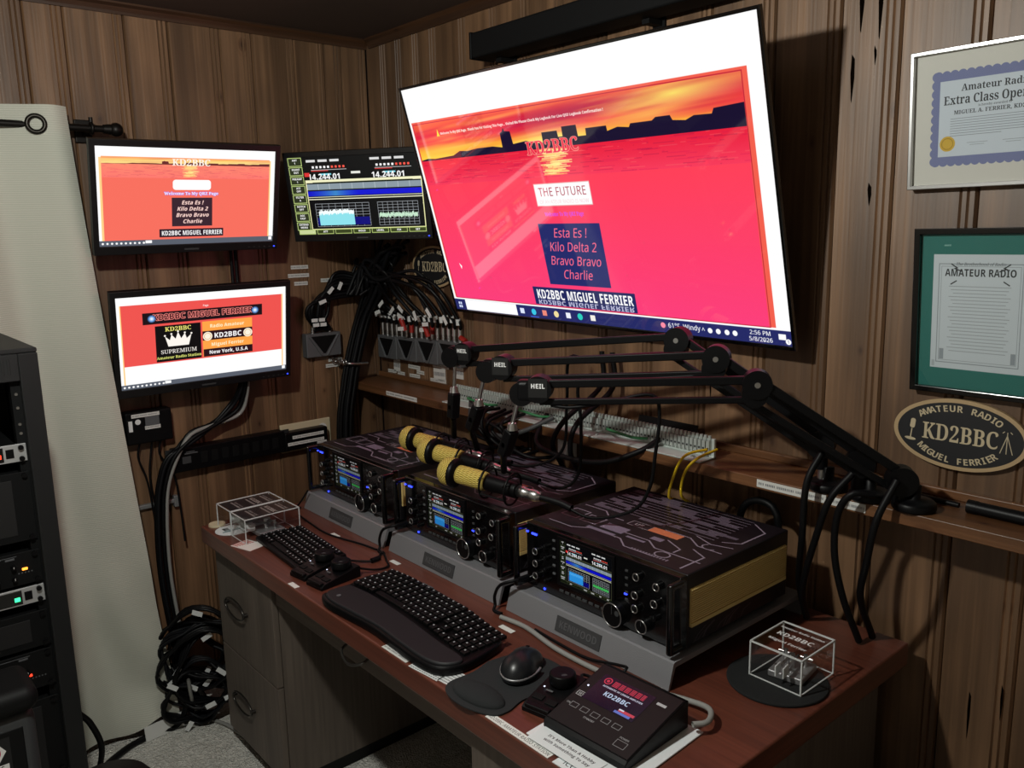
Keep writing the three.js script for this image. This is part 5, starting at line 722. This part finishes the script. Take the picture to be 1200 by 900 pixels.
{
  const t = thing('ergonomic_keyboard', 'large curved black keyboard with palm rest at the desk front', 'keyboard', [1.37, DT + 0.0005, 0.79], 0);
  const outl = [[-0.235, 0.06], [-0.245, 0.1], [-0.2, 0.116], [-0.12, 0.112], [-0.02, 0.104], [0.08, 0.108], [0.18, 0.112], [0.24, 0.1], [0.265, 0.06], [0.262, 0.0], [0.24, -0.07], [0.17, -0.085], [0.08, -0.1], [-0.02, -0.117], [-0.12, -0.12], [-0.21, -0.115], [-0.25, -0.08], [-0.262, -0.02]];
  const g = ext(splineShape(outl, 120), 0.022, 0.007, 4).rotateX(PI / 2).translate(0, 0.022, 0); obj('body', g, M.black, t);
  obj('palm_rest', ext(splineShape([[-0.236, 0.03], [-0.236, 0.09], [-0.19, 0.109], [-0.1, 0.104], [0, 0.097], [0.1, 0.102], [0.2, 0.104], [0.248, 0.085], [0.254, 0.045], [0.16, 0.038], [0.05, 0.028], [-0.05, 0.022], [-0.15, 0.02]], 100), 0.012, 0.005, 4).rotateX(PI / 2).translate(0, 0.028, 0), S(0x15161a, 0.55), t);
  const kg = plain(new RoundedBoxGeometry(0.0168, 0.008, 0.0162, 1, 0.0015)), lg = [];
  const wave = x => 0.006 * Math.sin((x + 0.24) * 24) ;
  for (let r = 0; r < 6; r++) for (let c = 0; c < 22; c++) { const x = -0.228 + c * 0.0218 + (c > 14 ? 0.005 : 0); if (r === 5 && c > 3 && c < 9) continue; if ((c === 15 || c === 17) && r === 4) continue; const z = -0.094 + r * 0.0202 - 0.012 * Math.exp(-Math.pow((x + 0.07) / 0.14, 2)) + (x > 0.08 ? (x - 0.08) * 0.08 : 0) + 0.006; if (z > 0.05) continue; const k = mesh('key', kg, keyMat, t); k.position.set(x, 0.026 + wave(x) * 0.4, z); lg.push(box(0.0036, 0.0006, 0.0036, x - 0.003, 0.0303 + wave(x) * 0.4, z - 0.003)); }
  obj('space_bar', rb(0.11, 0.008, 0.016, 0.002, -0.09, 0.0255, 0.002), keyMat, t); const l = obj('legends', lg, legend, t); l.userData.kind = 'stuff';
  for (const [x, z] of [[-0.105, -0.107], [-0.082, -0.108], [0.028, -0.098], [0.052, -0.094]]) obj('media_key', rb(0.02, 0.005, 0.011, 0.001, x, 0.0245, z), M.grey, t);
  obj('maker_mark', cyl(0.006, 0.006, 0.0008, -0.19, 0.0292, 0.085), M.grey, t);
}
// control knobs, mouse pad and mouse
function encoder(label, pos, ry) {
  const t = thing('remote_encoder', label, 'control knob', pos, ry, 'remote tuning knobs on the desk');
  obj('body', ext([[-0.062, 0], [0.062, 0], [0.062, 0.008], [0.052, 0.014], [-0.02, 0.026], [-0.058, 0.032], [-0.062, 0.028]], 0.07, 0.002).rotateY(-PI / 2).translate(0.035, 0, 0), M.black, t);
  const k = obj('dial', [lathe([[0, 0.028], [0.026, 0.028], [0.027, 0.032], [0.026, 0.046], [0.022, 0.049], [0, 0.047]]).translate(0, 0, -0.026)], M.black, t); obj('finger_dimple', cyl(0.006, 0.006, 0.001, 0.01, 0.0478, -0.018), M.midGrey, k);
  for (const [x, z] of [[-0.017, 0.03], [0.015, 0.034]]) obj('button', rb(0.024, 0.004, 0.014, 0.001, x, 0.0215 - z * 0.12, z, 0.17), M.rackDark, t); obj('transmit_bar', rb(0.056, 0.008, 0.014, 0.003, 0, 0.014, 0.056), M.black, t);
  obj('indicator_light', box(0.003, 0.001, 0.003, -0.022, 0.0255, 0.004, 0.1), M.ledWhite, t); obj('legend', box(0.016, 0.0006, 0.004, -0.006, 0.0245, 0.01, 0.17), M.grey, t);
  return t;
}
encoder('black remote tuning knob beside the small keyboard', [0.945, DT + 0.0005, 0.812], 0.12); encoder('black remote tuning knob touching the large curved keyboard', [1.03, DT + 0.0005, 0.808], 0.12); encoder('black remote tuning knob between mouse pad and amplifier controller', [1.836, DT + 0.0005, 0.775], 0.2);
{
  const pad = S(0x1d2022, 0.85, 0, { bumpMap: grainB, bumpScale: 0.0003 }), t = thing('mouse_pad', 'dark grey gel mouse pad with wrist rest on the desk', 'mouse pad', [1.722, DT + 0.0005, 0.79], 0.1);
  obj('mat', ext(splineShape([[-0.085, -0.02], [-0.06, -0.085], [0, -0.11], [0.065, -0.095], [0.09, -0.03], [0.07, 0.035], [0.075, 0.085], [0.06, 0.115], [0, 0.13], [-0.06, 0.12], [-0.085, 0.09], [-0.078, 0.03]], 90), 0.004, 0.001).rotateX(PI / 2).translate(0, 0.004, 0), pad, t);
  obj('wrist_rest', mv(new THREE.SphereGeometry(1, 28, 14, 0, PI * 2, 0, PI / 2), 0, 0, 0).scale(0.066, 0.018, 0.032).translate(-0.006, 0.004, 0.085), pad, t);
  const m = thing('mouse', 'black contoured computer mouse resting on the grey pad', 'mouse', [1.714, DT + 0.0052, 0.752], 0.5), bm = S(0x191b1e, 0.35); const bg = new THREE.SphereGeometry(1, 32, 20), p = bg.attributes.position; for (let i = 0; i < p.count; i++) { let x = p.getX(i), y = p.getY(i), z = p.getZ(i); const w = 1 - 0.22 * Math.exp(-Math.pow((z + 0.1) / 0.3, 2)) ; y = y < 0 ? y * 0.25 : y * (1 + 0.25 * z); p.setXYZ(i, x * 0.042 * w, Math.max(0, y * 0.04 + 0.006), z * 0.066); } bg.computeVertexNormals(); obj('shell', bg, bm, m); obj('trim_band', tor(0.0395, 0.003, 0, 0.012, 0, PI / 2, 0, 0, PI, 6, 30).scale(1.0, 1, 1.58), M.brushed, m); obj('scroll_wheel', cyl(0.007, 0.007, 0.006, 0, 0.031, -0.034, 0, 0, PI / 2, 18), M.rubber, m);
}
// amplifier controller on its stand
{
  const scr = canvas(640, 400, (g, W, H) => { g.fillStyle = '#060a24'; g.fillRect(0, 0, W, H); g.strokeStyle = '#e0405a'; g.lineWidth = 12; g.beginPath(); g.arc(90, 74, 40, 0, 7); g.stroke(); g.fillStyle = '#e0405a'; g.beginPath(); g.arc(90, 74, 18, 0, 7); g.fill(); for (let i = 0; i < 5; i++) g.fillRect(160, 40 + i * 16, 400, 9); g.textAlign = 'center'; g.fillStyle = '#060a24'; for (const x of [232, 300, 372, 440, 506]) g.fillRect(x, 36, 12, 84); g.fillStyle = '#e0405a'; F(g, 30, 'sans-serif', 'bold'); g.fillStyle = '#e8ecff'; g.fillText('AUTOMATIC HF LINEAR AMPLIFIER', 330, 160, 520); F(g, 84, 'sans-serif', 'bold'); g.fillStyle = '#cfe4ff'; g.fillText('KD2BBC', 320, 262); g.fillStyle = '#d84a5c'; g.fillRect(430, 320, 190, 34); g.fillStyle = '#eef2ff'; g.fillRect(430, 318, 60, 18); g.fillStyle = '#6f82d8'; g.fillRect(400, 356, 190, 30); });
  const t = thing('amplifier_controller', 'black sloped amplifier controller with a lit blue screen on the desk', 'controller', [1.975, DT + 0.0045, 0.757], 0.05);
  obj('body', ext([[-0.09, 0], [0.09, 0], [0.09, 0.012], [0.084, 0.017], [-0.08, 0.055], [-0.09, 0.052]], 0.19, 0.002).rotateY(-PI / 2).translate(0.095, 0, 0), M.black, t);
  const panelTex = canvas(736, 672, (g, W, H) => { g.fillStyle = '#0a0a0b'; g.fillRect(0, 0, W, H); g.strokeStyle = '#8d8f92'; g.lineWidth = 4; for (let i = 0; i < 5; i++) g.strokeRect(60 + i * 100, 450, 64, 44); g.strokeRect(570, 560, 90, 60); g.strokeStyle = '#d8dade'; g.strokeRect(24, 330, 80, 44); g.fillStyle = '#b9bbbe'; F(g, 30, 'sans-serif', 'bold'); g.fillText('SET', 36, 364); F(g, 24); g.fillText('ON', 20, 480); g.fillText('STANDBY', 230, 540); g.fillText('POWER', 570, 545); g.fillRect(590, 108, 80, 26); });
  const face = new THREE.Group(); face.name = 'face'; t.add(face); face.position.set(0, 0.0363, 0.0019); face.rotation.x = -PI / 2 + 0.2275;
  obj('panel', mv(new THREE.BoxGeometry(0.184, 0.164, 0.0014), 0, 0, 0), P({ map: panelTex, roughness: 0.5 }), face); obj('screen', mv(new THREE.PlaneGeometry(0.118, 0.074), -0.012, 0.026, 0.0012), screenMat(scr, 0.7, 0.2), face); obj('status_light', box(0.003, 0.003, 0.0015, -0.08, 0.02, 0.001), M.ledWhite, face);
  one('acrylic_plate', 'clear white plastic plate under the amplifier controller', 'plate', [rb(0.225, 0.0035, 0.225, 0.0015, 1.985, DT + 0.0024, 0.77, 0, 0.05, 0)], P({ color: 0xe6eaec, roughness: 0.2 }));
  one('placard', 'white printed placard lying before the amplifier controller', 'card', box(0.15, 0.0012, 0.045, 1.965, DT + 0.0052, 0.872, 0, 0.02, 0), printMat(canvas(512, 160, (g, W, H) => { g.fillStyle = '#e2e8ea'; g.fillRect(0, 0, W, H); g.fillStyle = '#26292c'; F(g, 34, 'sans-serif', 'bold'); g.textAlign = 'center'; g.fillText("It's More Than A Hobby", 270, 62, 400); g.fillText('with Something To Say', 270, 108, 390); }), 0.5));
  one('maker_card', 'small white card with a maker name at the desk edge', 'card', box(0.075, 0.0012, 0.03, 2.005, DT + 0.001, 0.893, 0, 0.02, 0), printMat(canvas(256, 110, (g, W, H) => { g.fillStyle = '#e2e8ea'; g.fillRect(0, 0, W, H); g.fillStyle = '#26292c'; F(g, 60, 'sans-serif'); g.fillText('iCOM', 50, 76); }), 0.5));
  one('power_cable', 'light grey cable curving from the stands to the amplifier controller', 'cable', tube([[1.5, DT + 0.006, 0.63], [1.58, DT + 0.006, 0.622], [1.7, DT + 0.006, 0.64], [1.823, DT + 0.006, 0.64], [1.909, DT + 0.008, 0.632], [2.008, DT + 0.012, 0.605], [2.07, DT + 0.02, 0.607], [2.095, DT + 0.022, 0.645], [2.082, DT + 0.022, 0.672]], 0.0055, 70, 9), M.greyCable);
  one('data_cable', 'thin black cable from the remote knob behind the amplifier controller', 'cable', tube([[1.84, DT + 0.02, 0.705], [1.82, DT + 0.012, 0.68], [1.86, DT + 0.005, 0.655], [1.885, DT + 0.03, 0.625], [1.85, DT + 0.02, 0.612], [1.77, DT + 0.006, 0.62], [1.68, DT + 0.005, 0.618], [1.6, DT + 0.005, 0.612]], 0.0032, 50), M.rubber);
  for (const [p, l] of [[[[0.5, DT + 0.004, 0.64], [0.6, DT + 0.004, 0.65], [0.72, DT + 0.004, 0.655], [0.86, DT + 0.004, 0.625], [0.93, DT + 0.004, 0.615]], 'thin black cable lying along the stand nearest the corner'], [[[0.96, DT + 0.02, 0.745], [0.98, DT + 0.008, 0.7], [1.0, DT + 0.006, 0.66], [0.97, DT + 0.006, 0.628], [0.95, DT + 0.005, 0.615]], 'thin black cable with ferrite from the knob beside the small keyboard'], [[[1.045, DT + 0.02, 0.742], [1.06, DT + 0.008, 0.7], [1.06, DT + 0.006, 0.66], [1.02, DT + 0.006, 0.64], [0.96, DT + 0.005, 0.612]], 'thin black cable from the knob touching the large keyboard'], [[[0.43, DT + 0.004, 0.6], [0.42, DT + 0.01, 0.63], [0.45, DT + 0.02, 0.62], [0.47, DT + 0.07, 0.59]], 'black cable rising at the end of the row of stands']]) { const c = thing('thin_cable', l, 'cable', [0, 0, 0]); obj('lead', tube(p, 0.003, 40), M.rubber, c); if (l.includes('ferrite')) obj('ferrite', rod([1.0, DT + 0.008, 0.675], [0.997, DT + 0.008, 0.648], 0.007), M.black, c); }
}
// acrylic cube on its round mat
{
  one('round_mat', 'round black foam mat under the acrylic cube', 'mat', ext((() => { const s = new THREE.Shape(); s.absellipse(0, 0, 0.098, 0.098, 0, PI * 2); return s; })(), 0.006, 0.002).rotateX(PI / 2).translate(2.083, DT + 0.0065, 0.4), S(0x0f1213, 0.85, 0, { bumpMap: grainB, bumpScale: 0.0004 }));
  const t = thing('acrylic_cover', 'clear acrylic cube with callsign lettering on the round black mat', 'acrylic box', [2.094, DT + 0.0072, 0.367], 0); acrylicBox(t, 0.112, 0.072, 0.122, 0.0028);
  const tx = (s, px, y, w) => obj('lettering', mv(new THREE.PlaneGeometry(w, px), 0, 0.0732, y, -PI / 2, 0, 0), new THREE.MeshStandardMaterial({ color: 0xf4f5f5, roughness: 0.6, transparent: true, alphaMap: canvas(512, Math.round(512 * px / w), (g, W, H) => { g.fillStyle = '#000'; g.fillRect(0, 0, W, H); g.fillStyle = '#fff'; g.textAlign = 'center'; F(g, H * 0.8, 'sans-serif', 'bold'); g.fillText(s, W / 2, H * 0.8, W * 0.96); }) }), t);
  tx('Amateur Radio Station', 0.013, -0.038, 0.1); tx('KD2BBC', 0.026, -0.01, 0.095); tx('Miguel Ferrier', 0.015, 0.02, 0.095);
  morsePaddle('steel morse paddle inside the acrylic cube on the round mat', [2.094, DT + 0.0072, 0.367], 0.15);
}
// labels stuck on the desk
{
  const L = (x, z, w, h, label, ry = 0, m = tapeMat) => { const g = new THREE.BoxGeometry(w, 0.0008, h); g.rotateY(ry); return one('desk_label', label, 'label', g.translate(x, DT + 0.0007, z), m, undefined); };
  const tp = canvas(64, 16, g => { g.fillStyle = '#dfdfda'; g.fillRect(0, 0, 64, 16); }), pm = printMat(tp, 0.6);
  L(0.986, 0.9, 0.04, 0.014, 'small white label at the desk edge below the remote knobs', 0, pm); L(0.734, 0.64, 0.04, 0.014, 'small white label behind the small keyboard', 0, pm); L(1.04, 0.624, 0.04, 0.014, 'small white label behind the remote knobs', 0, pm); L(1.548, 0.652, 0.045, 0.014, 'small white label between large keyboard and grey cable', 0, pm);
  const lm = printMat(canvas(512, 56, (g, W, H) => { g.fillStyle = '#e4e4e0'; g.fillRect(0, 0, W, H); g.fillStyle = '#3a3c3e'; F(g, 38, 'sans-serif'); g.textAlign = 'center'; g.fillText('KD2BBC AMATEUR RADIO STATION', W / 2, 42, 490); }), 0.6);
  L(1.87, 0.899, 0.17, 0.017, 'long white printed label at the desk edge before the mouse pad', 0.0, lm); L(1.47, 0.9, 0.095, 0.014, 'white label strip at the desk edge before the large keyboard');
  const grid = printMat(canvas(256, 128, (g, W, H) => { g.fillStyle = '#d9dcdc'; g.fillRect(0, 0, W, H); g.fillStyle = '#6a6e70'; for (let y = 0; y < 6; y++) for (let x = 0; x < 12; x++) g.fillRect(8 + x * 20, 10 + y * 20, 14, 8); }), 0.6);
  L(1.575, 0.886, 0.09, 0.04, 'white slip of paper with rows of print beside the large keyboard', 0.1, grid); L(1.64, 0.87, 0.05, 0.05, 'white slip of paper partly under the mouse pad', 0.1, grid);
}
renderer.render(scene, camera);
